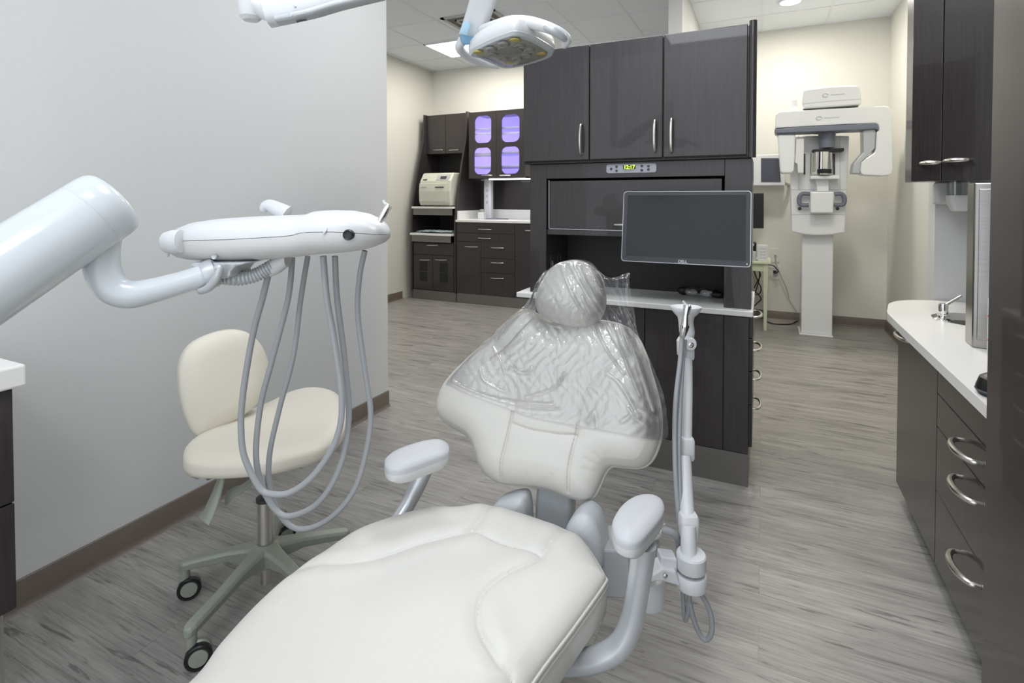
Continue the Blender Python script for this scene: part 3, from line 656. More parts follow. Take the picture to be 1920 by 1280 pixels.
q = PY(*XX(410, 735), cY-.16); q2 = PY(*XX(410, 560), cY-.16)
obj('mirror', Mb().lathe([(.09, 0), (.092, .01), (.092, q2[2]-q[2])], q, 40), M_mirror, t)
obj('mirror_edge', Mb().cyl(q+np.array([.02, -.088, .01]), q+np.array([.02, -.088, .05]), .06, 20), M_black, t)
for a_ in (282, 512): 
    q = PY(*XX(a_, 730), cY-.12); q2 = PY(*XX(a_, 570), cY-.12); obj('guide_rod', Mb().cyl(q, q2, .008, 10), M_dgrey, t)
sh = pz5([(330, 738), (555, 738), (555, 766), (330, 766)], cY-.26)
obj('chin_shelf', Mb().prism(sh, (0, .18, 0)), M_xray, t, bevel=.006)
obj('chin_bracket', Mb().prism(pz5([(370, 766), (470, 766), (470, 860), (380, 860)], cY-.18), (0, .08, 0)), M_xray, t, bevel=.006)
obj('control_box', Mb().prism(pz5([(328, 862), (512, 862), (505, 1030), (330, 1030)], cY-.24), (0, .14, 0)), M_xray, t, bevel=.014)
for pts in ([(322, 882), (270, 880), (243, 905), (243, 950), (265, 968), (315, 968)], [(515, 885), (560, 880), (588, 900), (590, 945), (570, 966), (512, 966)]):
    obj('grip_handle', Mb().tube([PY(*XX(a, b), cY-.16) for a, b in pts], .020, 12), M_slate, t)
for a_ in (245, 538): q = PY(*XX(a_, 995), cY-.101); obj('knob', Mb().lathe([(.016, 0), (.014, .02), (.002, .021)], q, 16, (0, -1, 0)), M_dgrey, t)

# tablet-like wall display
def quadY(pts, Y, d): return Mb().prism([PY(x, y, Y) for x, y in pts], (0, d, 0))
t = thing('wall_display', 'small white-framed control screen on the wall left of the x-ray machine', 'screen', PY(1446, 348, 6.5))
tx = [PY(x, y, 6.42) for x, y in ((1405, 291), (1472, 288), (1472, 348), (1405, 348))]
obj('frame', Mb().prism(tx, (0, .04, 0)), M_white, t, bevel=.008)
obj('screen', quadY([(1427, 296.5), (1461, 296.5), (1464, 341), (1427, 341)], 6.416, .004), M_screen2, t, smooth=False)
obj('wall_bracket', Mb().tube([PY(1470, 342, 6.44), PY(1476, 345, 6.50), PY(1480, 346, 6.575)], .018, 10), M_grey, t)
t = thing('dark_monitor', 'dark flat monitor partly behind the island cabinet, above the pale green table', 'monitor', PY(1400, 428, 6.3))
obj('casing', quadY([(1370, 363), (1432, 362), (1432, 428), (1370, 428)], 6.35, .04), M_black, t, bevel=.005)
obj('wall_mount', Mb().box(PY(1390, 395, 6.39)[0]-.05, PY(1390, 395, 6.39)[0]+.05, 6.39, 6.575, 1.15, 1.3), M_dgrey, t, bevel=.004)

# side table
t0 = PZ(1433, 617, 0); tX1 = t0[0]+.03; tY0 = 5.98; tz = .80
tz = float(PY(1438, 491, 5.98)[2])
t = thing('side_table', 'pale green painted wooden side table between the island and the x-ray machine', 'table', (tX1-.35, 6.2, 0))
box('tabletop', M_pale, t, tX1-.70, tX1+.025, tY0-.02, 6.46, tz-.022, tz, .004)
box('apron', M_pale, t, tX1-.66, tX1-.01, tY0+.012, tY0+.03, tz-.10, tz-.022, .002); box('apron', M_pale, t, tX1-.03, tX1-.012, tY0+.02, 6.43, tz-.10, tz-.022, .002)
for lx in (tX1-.68, tX1-.045):
    for ly in (tY0+.002, 6.40): obj('leg', Mb().hexa([(lx+.008, ly+.008, 0), (lx+.037, ly+.008, 0), (lx+.037, ly+.037, 0), (lx+.008, ly+.037, 0)], [(lx, ly, tz-.022), (lx+.045, ly, tz-.022), (lx+.045, ly+.045, tz-.022), (lx, ly+.045, tz-.022)]), M_pale, t, bevel=.002)
bx = PY(1430, 480, 6.05)[0]
t = thing('carton', 'small white carton standing on the pale green table', 'box', (bx, 6.09, tz))
box('body', M_white, t, bx-.05, bx+.045, 6.05, 6.13, tz+.0005, tz+.165, .003)
for k in range(4): box('printed_line', M_grey, t, bx-.03, bx+.03, 6.0485, 6.0502, tz+.03+.032*k, tz+.036+.032*k, 0, smooth=False)
t = thing('black_device', 'black desktop device beside the white carton on the pale green table', 'device', (bx-.11, 6.1, tz))
box('body', M_black, t, bx-.17, bx-.06, 6.04, 6.16, tz+.0005, tz+.19, .01); obj('lens', Mb().ball((bx-.10, 6.035, tz+.165), .018, 10), M_white, t)
box('base', M_grey, t, bx-.16, bx-.062, 6.025, 6.04, tz+.0005, tz+.10, .004)
for nm, y0, y1, lab in (('wall_plate', 466, 492, 'upper blank-looking wall plate with a grey cable, right of the pale green table'), ('wall_outlet', 500, 524, 'lower white wall outlet with a black plug, right of the pale green table')):
    P_ = [PY(x, y, YB) for x, y in ((1445, y1), (1461.5, y1), (1461.5, y0), (1445, y0))]
    tt_ = thing(nm, lab, 'wall plate' if nm == 'wall_plate' else 'outlet', P_[0])
    obj('plate', Mb().prism(P_, (0, -.006, 0)), M_plate, tt_, bevel=.002)
    q = (P_[0]+P_[2])/2
    if nm == 'wall_outlet':
        for dz in (-.022, .022): obj('socket', Mb().box(q[0]-.02, q[0]+.02, YB-.009, YB-.006, q[2]+dz-.014, q[2]+dz+.014), M_offw, tt_, bevel=.002)
        obj('plug', Mb().box(q[0]-.018, q[0]+.012, YB-.04, YB-.009, q[2]+.002, q[2]+.035), M_black, tt_, bevel=.004)
    else: obj('jack', Mb().box(q[0]-.006, q[0]+.012, YB-.02, YB-.006, q[2]-.01, q[2]+.01), M_dgrey, tt_, bevel=.002)
def wpath(px, Y): return [PY(x, y, Y) for x, y in px]
single('power_cable', Mb().tube(wpath([(1440, 496), (1450, 498), (1457, 505), (1459, 509), (1455, 512), (1452, 511)], YB-.05), .006, 8), M_black, 'short black power cable looping from the table to the lower wall outlet', 'cable')
single('data_cable', Mb().tube(wpath([(1454, 478), (1455, 492), (1458, 502), (1466, 520), (1474, 538), (1477, 548), (1480, 562), (1488, 575), (1494, 584)], YB-.03), .005, 8), M_grey, 'thin grey cable running from the upper wall plate down to the baseboard', 'cable')
fl = [PZ(x, y, .008) for x, y in ((1437, 600), (1441, 604), (1452, 607), (1470, 608), (1484, 607), (1492, 603), (1499, 601))]
single('floor_cable', Mb().tube([fl[0]+np.array([0, 0, .25]), fl[0]+np.array([0, 0, .12])]+fl, .006, 8), M_black, 'black cable lying along the floor at the foot of the x-ray machine', 'cable')
tcs = []
for k, px in enumerate(([(1414, 508), (1420, 525), (1427, 540), (1424, 550), (1414, 553)], [(1424, 506), (1424, 520), (1419, 540), (1413, 556)], [(1414, 540), (1420, 528), (1426, 516), (1423, 507)], [(1413, 575), (1420, 568), (1427, 560), (1420, 550), (1414, 546)])):
    pts = [PY(x, y, 6.19+.05*k) for x, y in px]
    single('hanging_cable', Mb().tube(pts, .006, 8), M_black, 'tangled black cable hanging below the pale green table', 'cable', 'cables under the green table')

# ================================================================== RIGHT SIDE: sink run
CT = .835
t = thing('sink_counter', 'white rounded-end sink counter along the right wall', 'worktop', (.83, 2.3, .80))
front_px = [(1664.5, 577), (1667.5, 568.5), (1685, 563.5), (1715, 562.3), (1757, 563), (1800, 565.5)]
fp = [PZ(x, y, CT)[:2] for x, y in front_px]
xf = .508
far = spl([np.array([xf, fp[0][1]-.5]), np.array([xf+.001, fp[0][1]-.30]), np.array([xf+.005, fp[0][1]-.13]), fp[0], fp[1], fp[2], fp[3], fp[4]], 6)
YS = float(PX(1861, 400, .508)[1])+.003
outer = [(xf, YS)]+[tuple(p) for p in far]+[(XE-.001, 3.34), (XE-.001, YS)]
outer = [(x, min(y, 3.345)) for x, y in outer]
hole = [(.845+.175*math.cos(a), 2.86+.16*math.sin(a)) for a in np.linspace(0, 2*math.pi, 40, endpoint=False)]
from mathutils.geometry import tessellate_polygon
allp = outer+hole; tri = tessellate_polygon([[Vector((x, y, 0)) for x, y in outer], [Vector((x, y, 0)) for x, y in hole]])
m = Mb(); n = len(allp); no = len(outer); f = [tuple(q) for q in tri]+[tuple(i+n for i in q[::-1]) for q in tri]
for i in range(no): j = (i+1) % no; f.append((i, j, j+n, i+n))
for i in range(no, n): j = no+(i+1-no) % (n-no); f.append((j, i, i+n, j+n))
m.add([(x, y, CT) for x, y in allp]+[(x, y, CT-.033) for x, y in allp], f)
obj('slab', m, M_top, t, ang=.5)
bas = Mb(); R_ = []
for k, z in ((1.0, -.002), (.97, -.03), (.93, -.10), (.8, -.14), (.3, -.15), (.02, -.152), (.02, -.156), (.3, -.154), (.82, -.144), (.95, -.10), (.995, -.03), (1.03, -.034), (1.03, -.002)):
    R_.append([(.845+.175*k*math.cos(a), 2.86+.16*k*math.sin(a), CT-.031+z) for a in np.linspace(0, 2*math.pi, 40, endpoint=False)])
obj('sink_basin', bas.loft(R_, cap=False), M_stain, t, label='stainless steel basin')
q = PZ(1768.5, 600, CT)
t = thing('faucet', 'small chrome faucet control with an angled lever beside the sink', 'faucet', tuple(q))
obj('base_ring', Mb().lathe([(.036, 0), (.036, .005), (.028, .009), (.020, .012), (.019, .02), (.022, .022), (.022, .026), (.016, .028)], q, 32), M_chrome, t)
obj('body', Mb().lathe([(.016, .026), (.017, .032), (.017, .066), (.015, .07), (.004, .072)], q, 28), M_chrome, t)
obj('lever', Mb().tube([q+np.array([.005, 0, .062]), q+np.array([.032, .01, .082]), q+np.array([.065, .02, .105])], [.006, .005, .0045], 12, 4), M_steel, t)

t = thing('sink_base_cabinet', 'dark wood base cabinet with one door and a drawer stack under the white sink counter', 'cabinet', (.85, 2.2, 0))
BX = .555; zr = lambda y: float(PX(1748, y, BX)[2])
obj('carcass', Mb().box(BX+.02, XE-.002, YS, 2.87, .07, .09).box(BX+.02, XE-.002, YS, YS+.018, .09, CT-.035).box(XE-.02, XE-.002, YS+.018, 2.87, .09, CT-.035).box(BX+.02, BX+.04, 2.27, 2.30, .09, CT-.035), M_wood_in, t, smooth=False)
obj('end_panel', Mb().box(BX+.004, .80, 2.872, 2.885, .07, CT-.036), M_wood, t, bevel=.002)
d = box('door', M_wood, t, BX, BX+.02, 2.292, 2.885, .075, CT-.037, .002)
handle(d, (BX, 2.78, .775), (BX, 2.60, .775), (-1, 0, 0), .042, .0075)
zz = [.075, zr(907), zr(787), zr(726), CT-.037]
names = ['drawer', 'drawer', 'drawer', 'false_front']
for i in range(4):
    d = box(names[i], M_wood, t, BX, BX+.02, YS, 2.288, zz[i]+.0015, zz[i+1]-.0015, .002)
    if i < 3:
        yc = (1008, 868, 800)[i]; z_ = float(PX(1778, yc+6, BX-.02)[2]); handle(d, (BX, 2.02, z_), (BX, 1.86, z_), (-1, 0, 0), .045, .008)
box('toe_kick', M_kick, t, BX+.055, XE-.01, YS, 2.86, 0, .07, .001)

tY = float(PX(1861, 400, .508)[1])
t = thing('tall_cabinet', 'very tall dark wood cabinet cut off by the right edge of the photo', 'cabinet', (.83, 1.2, 0))
box('body', M_wood, t, .514, XE-.002, .55, tY-.004, 0, 2.60, .002)
box('end_panel', M_wood, t, .506, XE-.002, tY-.018, tY, 0, 2.60, .002)
box('door', M_wood, t, .496, .514, .56, tY-.024, .08, 2.59, .002)

A_, B_, R2, K_ = np.array([.66, 3.17]), np.array([.66, 3.335]), np.array([1.14, 2.72]), np.array([1.155, 3.335])
t = thing('corner_wall_cabinet', 'dark wood corner wall cabinet with two doors above the sink', 'cabinet', (.9, 3.1, 1.43))
cz0, cz1 = 1.432, 2.50
obj('body', Mb().prism([(A_[0], A_[1], cz0), (R2[0], R2[1], cz0), (1.155, 2.72, cz0), (K_[0], K_[1], cz0), (B_[0], B_[1], cz0)], (0, 0, cz1-cz0)), M_wood, t, bevel=.002)
dr = (R2-A_)/np.linalg.norm(R2-A_); nn = np.array([-dr[1]*-1, -dr[0]]) if False else np.array([dr[1], -dr[0]])
if nn @ np.array([1, 1]) > 0: nn = -nn
ds = np.array([ray(1770, 340)[0], ray(1770, 340)[1]]); # seam: intersect the sight line with the door plane
s_ = np.linalg.solve(np.array([dr, -ds]).T, -A_)[0]
Lc = np.linalg.norm(R2-A_)
def s_at(px):
    r_ = ray(px, 320)[:2]; return np.linalg.solve(np.array([dr, -r_]).T, -(A_+nn*.045))[0]
for a0, a1, hp in ((.002, s_-.002, (s_at(1724), s_at(1760))), (s_+.002, Lc-.01, (s_at(1768), s_at(1814)))):
    P0, P1 = A_+dr*a0, A_+dr*a1; Q = nn*.02
    d = obj('door', Mb().prism([(P0[0], P0[1], cz0+.0), (P1[0], P1[1], cz0), (P1[0]+Q[0], P1[1]+Q[1], cz0), (P0[0]+Q[0], P0[1]+Q[1], cz0)], (0, 0, cz1-cz0)), M_wood, t, bevel=.002)
    hz = 1.517 if a0 < .01 else 1.522
    h0, h1 = A_+dr*hp[0]+Q, A_+dr*hp[1]+Q
    handle(d, (h0[0], h0[1], hz), (h1[0], h1[1], hz), (nn[0], nn[1], 0), .035, .008)
# stainless tower
b0, b1, b2 = [PZ(x, y, CT)[:2] for x, y in ((1809.5, 640), (1822, 651), (1850, 655))]
b0, b1, b2 = map(np.array, (b0, b1, b2)); e = (b2-b1)/np.linalg.norm(b2-b1); b3 = b2+e*.16; b4 = b3+np.array([.06, .12]); b5 = b0+np.array([.05, .14])
sz = float(PD(1840, 342.5, 1.80)[2])
t = thing('steel_dispenser_tower', 'tall stainless steel dispenser tower standing on the white counter', 'dispenser', (b1[0]+.05, b1[1]+.05, CT))
obj('body', Mb().prism([(p[0], p[1], CT+.0005) for p in (b0, b1, b2, b3, b4, b5)], (0, 0, sz-CT)), M_stain, t, bevel=.004)
nf = np.array([e[1], -e[0]])
f0, f1 = b1+e*.012+nf*.003, b3-e*.01+nf*.003
obj('front_panel', Mb().prism([(f0[0], f0[1], CT+.03), (f1[0], f1[1], CT+.03), (f1[0]-nf[0]*.006, f1[1]-nf[1]*.006, CT+.03), (f0[0]-nf[0]*.006, f0[1]-nf[1]*.006, CT+.03)], (0, 0, sz-CT-.05)), M_stain, t, bevel=.002)
for zz in (CT+.045, CT+.30): q = b1+e*.055+nf*.004; obj('latch', Mb().lathe([(.001, 0), (.006, 0), (.006, .003), (.001, .004)], (q[0], q[1], zz), 14, (nf[0], nf[1], 0)), M_grey, t)
# soap / towel dispensers on the sink wall
q0, q1 = PY(1758, 342, 3.26), PY(1790, 383, 3.26)
t = thing('towel_dispenser', 'pale grey box dispenser on the wall under the corner wall cabinet', 'dispenser', (q0[0]+.05, 3.3, q1[2]))
box('casing', M_offw, t, q0[0], q0[0]+.13, 3.25, 3.349, q1[2], 1.431, .008)
q0, q1 = PY(1785, 345, 3.14), PY(1800, 396, 3.14)
t = thing('soap_dispenser', 'translucent plastic soap dispenser beside the stainless tower', 'dispenser', (q0[0]+.05, 3.2, q1[2]))
obj('tank', Mb().loft([plane_pts(rrect(w_, .09, .02), (q0[0]+.05, 3.19, z), (1, 0, 0), (0, 1, 0)) for w_, z in ((.10, 1.431), (.10, q1[2]+.07))]), M_clear, t)
obj('nozzle_cover', Mb().loft([plane_pts(rrect(w_, d_, .015), (q0[0]+.05, 3.19, z), (1, 0, 0), (0, 1, 0)) for w_, d_, z in ((.105, .1, q1[2]+.075), (.10, .1, q1[2]+.04), (.07, .07, q1[2]))]), M_offw, t)
bq = PZ(1858, 673, CT)[:2]+np.array([.034, .02])
t = thing('wipes_bottle', 'white plastic bottle with a pink-edged label at the edge of the tall cabinet', 'bottle', (bq[0], bq[1], CT))
hb = float(PD(1856, 546, .904*bq[1]-.427*bq[0])[2])-CT
obj('container', Mb().lathe([(.03, .0005), (.036, .004), (.037, .02), (.037, hb*.86), (.033, hb*.9)], (bq[0], bq[1], CT), 36), M_white, t)
obj('cap', Mb().lathe([(.034, hb*.88), (.035, hb*.90), (.035, hb*.98), (.030, hb)], (bq[0], bq[1], CT), 36), M_white2, t)
for z_, h_ in ((hb*.60, .006), (hb*.25, .004)): obj('label_band', Mb().lathe([(.0374, z_), (.0376, z_), (.0376, z_+h_), (.0374, z_+h_)], (bq[0], bq[1], CT), 36), M_pink, t)
q = PZ(1845, 745, CT); q = q[:2]+np.array([.05, .03])
t = thing('tape_dispenser', 'black rounded desk item on the white counter beside the tall cabinet', 'desk item', (q[0], q[1], CT))
obj('shell', Mb().lathe([(.045, .0005), (.056, .006), (.058, .02), (.05, .045), (.03, .058), (.002, .062)], (q[0], q[1], CT), 32), M_black, t)
obj('rim', Mb().lathe([(.058, .010), (.060, .013), (.058, .016)], (q[0], q[1], CT), 32), M_dgrey, t)

# ================================================================== LEFT EDGE: small cabinet
t = thing('side_cabinet', 'dark drawer cabinet on a steel leg under the white countertop at the left edge', 'cabinet', (-2.0, .5, 0))
LX = float(PD(29, 900, 1.44)[0]); LY = float(PD(29, 900, 1.44)[1]); lz0 = float(PD(30, 1142, 1.44)[2]); lz1 = float(PD(24, 724, 1.44)[2]); lm = float(PD(30, 941, 1.44)[2])
box('body', M_wood_in, t, -2.185, LX-.02, -.3, LY, lz0, lz1, .002)
for a_, b_ in ((lz0, lm-.002), (lm+.002, lz1-.004)): box('drawer', M_wood, t, LX-.02, LX, -.29, LY-.002, a_, b_, .003)
for yy in (LY-.03, -.25):
    obj('leg', Mb().cyl((LX-.03, yy-.005, 0), (LX-.03, yy-.005, lz0), .014, 18), M_steel, t)
    obj('leg', Mb().cyl((-2.14, yy, 0), (-2.14, yy, lz0), .014, 18), M_steel, t)
single('countertop', Mb().box(-2.188, LX+.02, -.32, LY+.02, lz1, lz1+.06), M_top, 'thick white countertop corner at the left edge of the photo', 'worktop', bevel=.006)

# ================================================================== OPERATOR STOOL
HX, HYs = -1.53, 1.262
t = thing('operator_stool', 'cream upholstered rolling stool with a backrest, in front of the grey wall', 'stool', (HX, HYs, 0))
# seat cushion: outline traced in its own horizontal plane
sO = np.array([0, 0, .555]); eU, eV, eN = np.array([1., 0, 0]), np.array([0, 1., 0]), np.array([0, 0, 1.])
seat_px = [(344, 862), (350, 838), (385, 812), (440, 785), (500, 760), (545, 738), (590, 730), (628, 738), (648, 762), (650, 795), (635, 825), (600, 848), (555, 862), (510, 872), (455, 878), (400, 880), (358, 876)]
ol = to_plane(seat_px, sO, eU, eV, eN)
sp = Pad(ol, sO, eU, eV, eN, .022, .05, .036, dome=.008, na=160, nr=40, taper=.93)
seat = obj('seat', sp.mb, M_vinyl2, t, ang=1.2)
obj('seat_plate', Mb().hexa([(HX-.13, HYs-.10, .49), (HX+.10, HYs-.12, .49), (HX+.12, HYs+.14, .49), (HX-.12, HYs+.16, .49)], [(HX-.14, HYs-.11, .508), (HX+.11, HYs-.13, .508), (HX+.13, HYs+.15, .508), (HX-.13, HYs+.17, .508)]), M_green, t, bevel=.004)
# backrest: its own tilted plane, facing the seat centre
bc = PD(418, 716, 1.83); bn = np.array([.90, -.38, .16]); bn /= np.linalg.norm(bn)
bu = np.cross(np.array([0, 0, 1.]), bn); bu /= np.linalg.norm(bu); bv = np.cross(bn, bu)
back_px = [(336, 690), (352, 652), (385, 630), (430, 618), (465, 624), (492, 650), (505, 690), (502, 722), (488, 750), (455, 780), (420, 800), (385, 815), (366, 815), (350, 790), (338, 745)]
ol = to_plane(back_px, bc, bu, bv, bn)
bp = Pad(ol, bc, bu, bv, bn, .028, .06, .05, dome=.008, na=160, nr=40, taper=.95)
obj('backrest', bp.mb, M_vinyl2, t, ang=1.2)
bk = bc-bn*.055-np.array([0, 0, .10])
obj('back_support', Mb().tube([bk, bk+np.array([-.02, 0, -.12]), PD(392, 880, 1.80)+np.array([0, 0, -.02]), (HX-.12, HYs, .485)], [.016, .016, .016, .014], 12, 5), M_steel, t)
obj('tilt_knob', Mb().lathe([(.002, -.014), (.02, -.012), (.024, 0), (.02, .012), (.002, .014)], PD(372, 884, 1.74), 6, (.5, -.8, 0)), M_green, t)
obj('gas_column', Mb().cyl((HX, HYs, .17), (HX, HYs, .32), .026, 28).cyl((HX, HYs, .30), (HX, HYs, .49), .014, 24), M_steel, t)
obj('column_collar', Mb().lathe([(.027, .318), (.030, .320), (.030, .330), (.016, .334)], (HX, HYs, 0), 24), M_dgrey, t)
def paddle(pts, w):
    P = spl(pts, 6); m = Mb(); rings = []
    for i, p in enumerate(P):
        k = i/(len(P)-1); ww = w*(.35+.65*k**.7); tdir = P[min(i+1, len(P)-1)]-P[max(i-1, 0)]; tdir /= np.linalg.norm(tdir)
        side = np.cross(tdir, [0.2, -.6, .75]); side /= np.linalg.norm(side); up_ = np.cross(side, tdir)
        rings.append([p+side*ww*math.cos(q)+up_*.006*math.sin(q) for q in np.linspace(0, 2*math.pi, 14, endpoint=False)])
    return m.loft(rings)
obj('lever', paddle([PD(418, 885, 1.66), PD(408, 920, 1.65), PD(392, 960, 1.63), PD(382, 976, 1.62)], .026), M_green, t)
obj('lever', paddle([PD(482, 893, 1.64), PD(455, 915, 1.66), PD(435, 925, 1.68), PD(425, 934, 1.69)], .024), M_green, t)
obj('lower_tube', Mb().cyl((HX, HYs, .035), (HX, HYs, .098), .018, 24), M_steel, t)
base = obj('star_base', Mb().lathe([(.028, .095), (.040, .10), (.046, .13), (.044, .168), (.030, .176), (.026, .174)], (HX, HYs, 0), 30), M_green, t)
for k, ang_ in enumerate((-80, -149, -10, 57, 128)):
    a = math.radians(ang_); d = np.array([math.cos(a), math.sin(a), 0]); s_ = np.array([-d[1], d[0], 0]); c = np.array([HX, HYs, 0])
    Rr = .315 if k == 0 else .275
    rings = []
    for q, w_, z0, z1 in ((.02, .036, .105, .172), (.06, .027, .115, .166), (.12, .021, .122, .158), (.20, .019, .110, .143), (Rr-.012, .020, .100, .130), (Rr, .016, .098, .127), (Rr+.008, .008, .098, .122)):
        p = c+d*q; rings.append([p+s_*w_*x+np.array([0, 0, z]) for x, z in ((-.8, z0), (.8, z0), (1, z1-.010), (.75, z1), (-.75, z1), (-1, z1-.010))])
    arm_ = obj('base_arm', Mb().loft(rings), M_green, t, bevel=.003)
    e = c+d*(Rr-.012)
    cs = np.array([.80, -.60, 0]) if k < 2 else np.array([.62, -.78, 0]) if k != 4 else np.array([.9, -.43, 0])
    cd = np.array([cs[1], -cs[0], 0])*(-1); w0 = e+cs*.006+cd*.012
    if k == 0: w0 = e+cs*.010+cd*.018
    cas = obj('caster', Mb().cyl(e+np.array([0, 0, .052]), e+np.array([0, 0, .101]), .015, 18).lathe([(.002, -.016), (.030, -.016), (.034, -.010), (.034, .0), (.030, .005), (.002, .005)], w0-cs*.008+np.array([0, 0, .040]), 28, cs), M_green, t)
    wc = w0+cs*.008+np.array([0, 0, .036])
    obj('wheel', Mb().loft([[wc+cs*z+r*(math.cos(q)*cd+math.sin(q)*np.array([0, 0, 1.])) for q in np.linspace(0, 2*math.pi, 36, endpoint=False)] for r, z in ((.020, -.012), (.034, -.012), (.036, -.008), (.036, .006), (.033, .010), (.0275, .010), (.026, .006))]), M_black, cas)
    obj('hub_cap', Mb().lathe([(.002, .0095), (.024, .0090), (.026, .006), (.025, -.010), (.002, -.010)], wc, 30, cs), M_green, cas)

# ================================================================== DENTAL CHAIR
CXc = -.55
t = thing('dental_chair', 'ivory upholstered dental chair with a winged backrest and two armrests', 'dental chair', (-.60, 1.0, 0))
zp = .475
sO = np.array([0, 0, zp])
Z1 = lambda r: (340+r[0]*.46875, 900+r[1]*.46875)
seat_px = [Z1(p) for p in [(1380, 800), (1560, 560), (1692, 378), (1690, 355), (1655, 292), (1605, 222), (1540, 188), (1385, 130), (1240, 95), (1180, 90), (1100, 98), (1000, 100), (870, 130), (700, 190), (560, 280), (430, 370), (300, 480), (150, 640), (20, 800)]]
def lift(px, z): return [tuple(PZ(x, y, z)[:2]) for x, y in px]
P = lift(seat_px, .492)
P += [(-.925, .42), (-.915, .22), (-.88, .04), (-.78, -.06), (-.64, -.08), (-.51, -.03), (-.45, .12), (-.425, .34), (-.40, .56)]
ol = np.array(spl([np.array(p) for p in P], 8, True))
T1 = spl([np.array(p) for p in lift([Z1(p) for p in [(455, 352), (540, 350), (640, 350), (780, 330), (950, 270), (1080, 235), (1150, 215), (1190, 170), (1235, 100)]], .505)], 5)
T2 = spl([np.array(p) for p in [(-.50, .55), (-.46, .66)]+lift([Z1(p) for p in [(1310, 811), (1260, 740), (1200, 640), (1185, 540), (1215, 460), (1300, 390), (1410, 335), (1460, 290), (1480, 250), (1530, 190)]], .505)], 5)
T3 = spl([np.array(p) for p in lift([Z1(p) for p in [(1165, 212), (1280, 260), (1430, 305)]], .505)], 5)
def seat_extra(p):
    # the side bolsters rise a little above the centre panel
    a = seg_dist(p, T1); b = seg_dist(p, T2); inside = ((p[:, 1] < 1.21)).astype(float)
    return .004*np.exp(-((a-.03)/.03)**2)+.004*np.exp(-((b-.03)/.03)**2)
sp = Pad(ol, sO, eU, eV, eN, .034, .075, .105, seams=(T1, T2, T3), dome=.010, na=480, nr=170, gw=.0042, gd=.0042, center=(-.64, .62), extra=seat_extra, taper=.95)
seat = obj('seat', sp.mb, M_vinyl, t, ang=1.2)
M_seam = mat('seam_thread', (.34, .335, .315), .6)
def seam_line(pad, L, par, r=.0009, drop=.0004):
    L = np.asarray(L); h = pad.height(L)-drop
    obj('seam', Mb().tube(list(pad.O+L[:, :1]*pad.U+L[:, 1:]*pad.V+h[:, None]*pad.N), r, 6, 0), M_seam, par)
for L in (T1, T2, T3): seam_line(sp, L, seat)
ring = sp.ring; rc = sp.c
for off, zz, r_ in ((1.004, zp-.004, .0038), (1.006, zp-.018, .0028)):
    pp = [(rc[0]+(x-rc[0])*off, rc[1]+(y-rc[1])*off, zz) for x, y in ring[::2]]
    obj('piping', Mb().tube(pp, r_, 8, 0, close=True), M_piping, seat)
# backrest plane
tb = math.radians(19); bO = np.array([CXc, 1.385, .50]); bU = np.array([1., 0, 0]); bV = np.array([0, math.sin(tb), math.cos(tb)]); bN = np.array([0, -math.cos(tb), math.sin(tb)])
Z8 = lambda r: (800+r[0]*.3827, 470+r[1]*.3827)
bk_px = [Z8(p) for p in [(500, 300), (430, 325), (330, 425), (220, 510), (110, 620), (65, 700), (55, 780), (85, 835), (150, 880), (210, 920), (240, 990), (265, 1060), (310, 1110), (370, 1140), (480, 1150), (600, 1170), (690, 1205), (760, 1220), (810, 1205), (842, 1150), (872, 1085), (905, 1055), (970, 1060), (1050, 1060), (1100, 1020), (1135, 930), (1140, 830), (1125, 720), (1090, 600), (1060, 500), (1020, 420), (960, 370), (860, 345), (760, 352), (680, 352), (600, 350), (550, 318)]]
ol = to_plane(bk_px, bO, bU, bV, bN)
tp = lambda L, O=bO: to_plane([Z8(p) for p in L], O+bN*.035, bU, bV, bN, 6, False)
S1 = tp([(325, 435), (390, 500), (440, 590), (450, 700), (430, 800), (400, 930), (370, 1050), (360, 1130)])
S2 = tp([(1010, 510), (930, 550), (850, 610), (790, 700), (760, 800), (740, 900), (710, 1030), (690, 1185)])
S3 = tp([(430, 845), (520, 875), (640, 895), (740, 900)])
S4 = tp([(560, 330), (585, 365), (650, 380)])
cen = to_plane([(1025, 762)], bO, bU, bV, bN, 0)[0]
puck = [to_plane([Z8(p)], bO, bU, bV, bN, 0)[0] for p in [(890, 1050), (905, 1045), (920, 1040), (850, 1080), (235, 945)]]
pdir = [np.array(v) for v in [(-.35, .9), (.05, 1), (.35, .9), (-.8, .55), (.9, .35)]]
fold = [to_plane([Z8(p), Z8(q)], bO, bU, bV, bN, 0) for p, q in [((800, 1010), (880, 1060)), ((845, 985), (893, 1050)), ((910, 980), (905, 1045)), ((790, 1060), (862, 1088)), ((520, 1085), (505, 1150)), ((600, 1110), (590, 1165)), ((640, 1090), (630, 1175)), ((215, 935), (250, 930))]]
def back_extra(p):
    h = np.zeros(len(p))
    for f_ in fold: h -= .0016*np.exp(-(seg_dist(p, f_)/.006)**2)
    u, v = p[:, 0], p[:, 1]
    return h+.014*np.exp(-((np.abs(u-cen[0])-.24)/.09)**2)*np.exp(-((v-cen[1])/.16)**2)
bp = Pad(ol, bO, bU, bV, bN, .046, .075, .060, seams=(S1, S2, S3, S4), dome=.010, na=420, nr=120, gw=.0038, gd=.0050, center=cen, extra=back_extra, taper=.94)
back = obj('backrest', bp.mb, M_vinyl, t, ang=1.2)
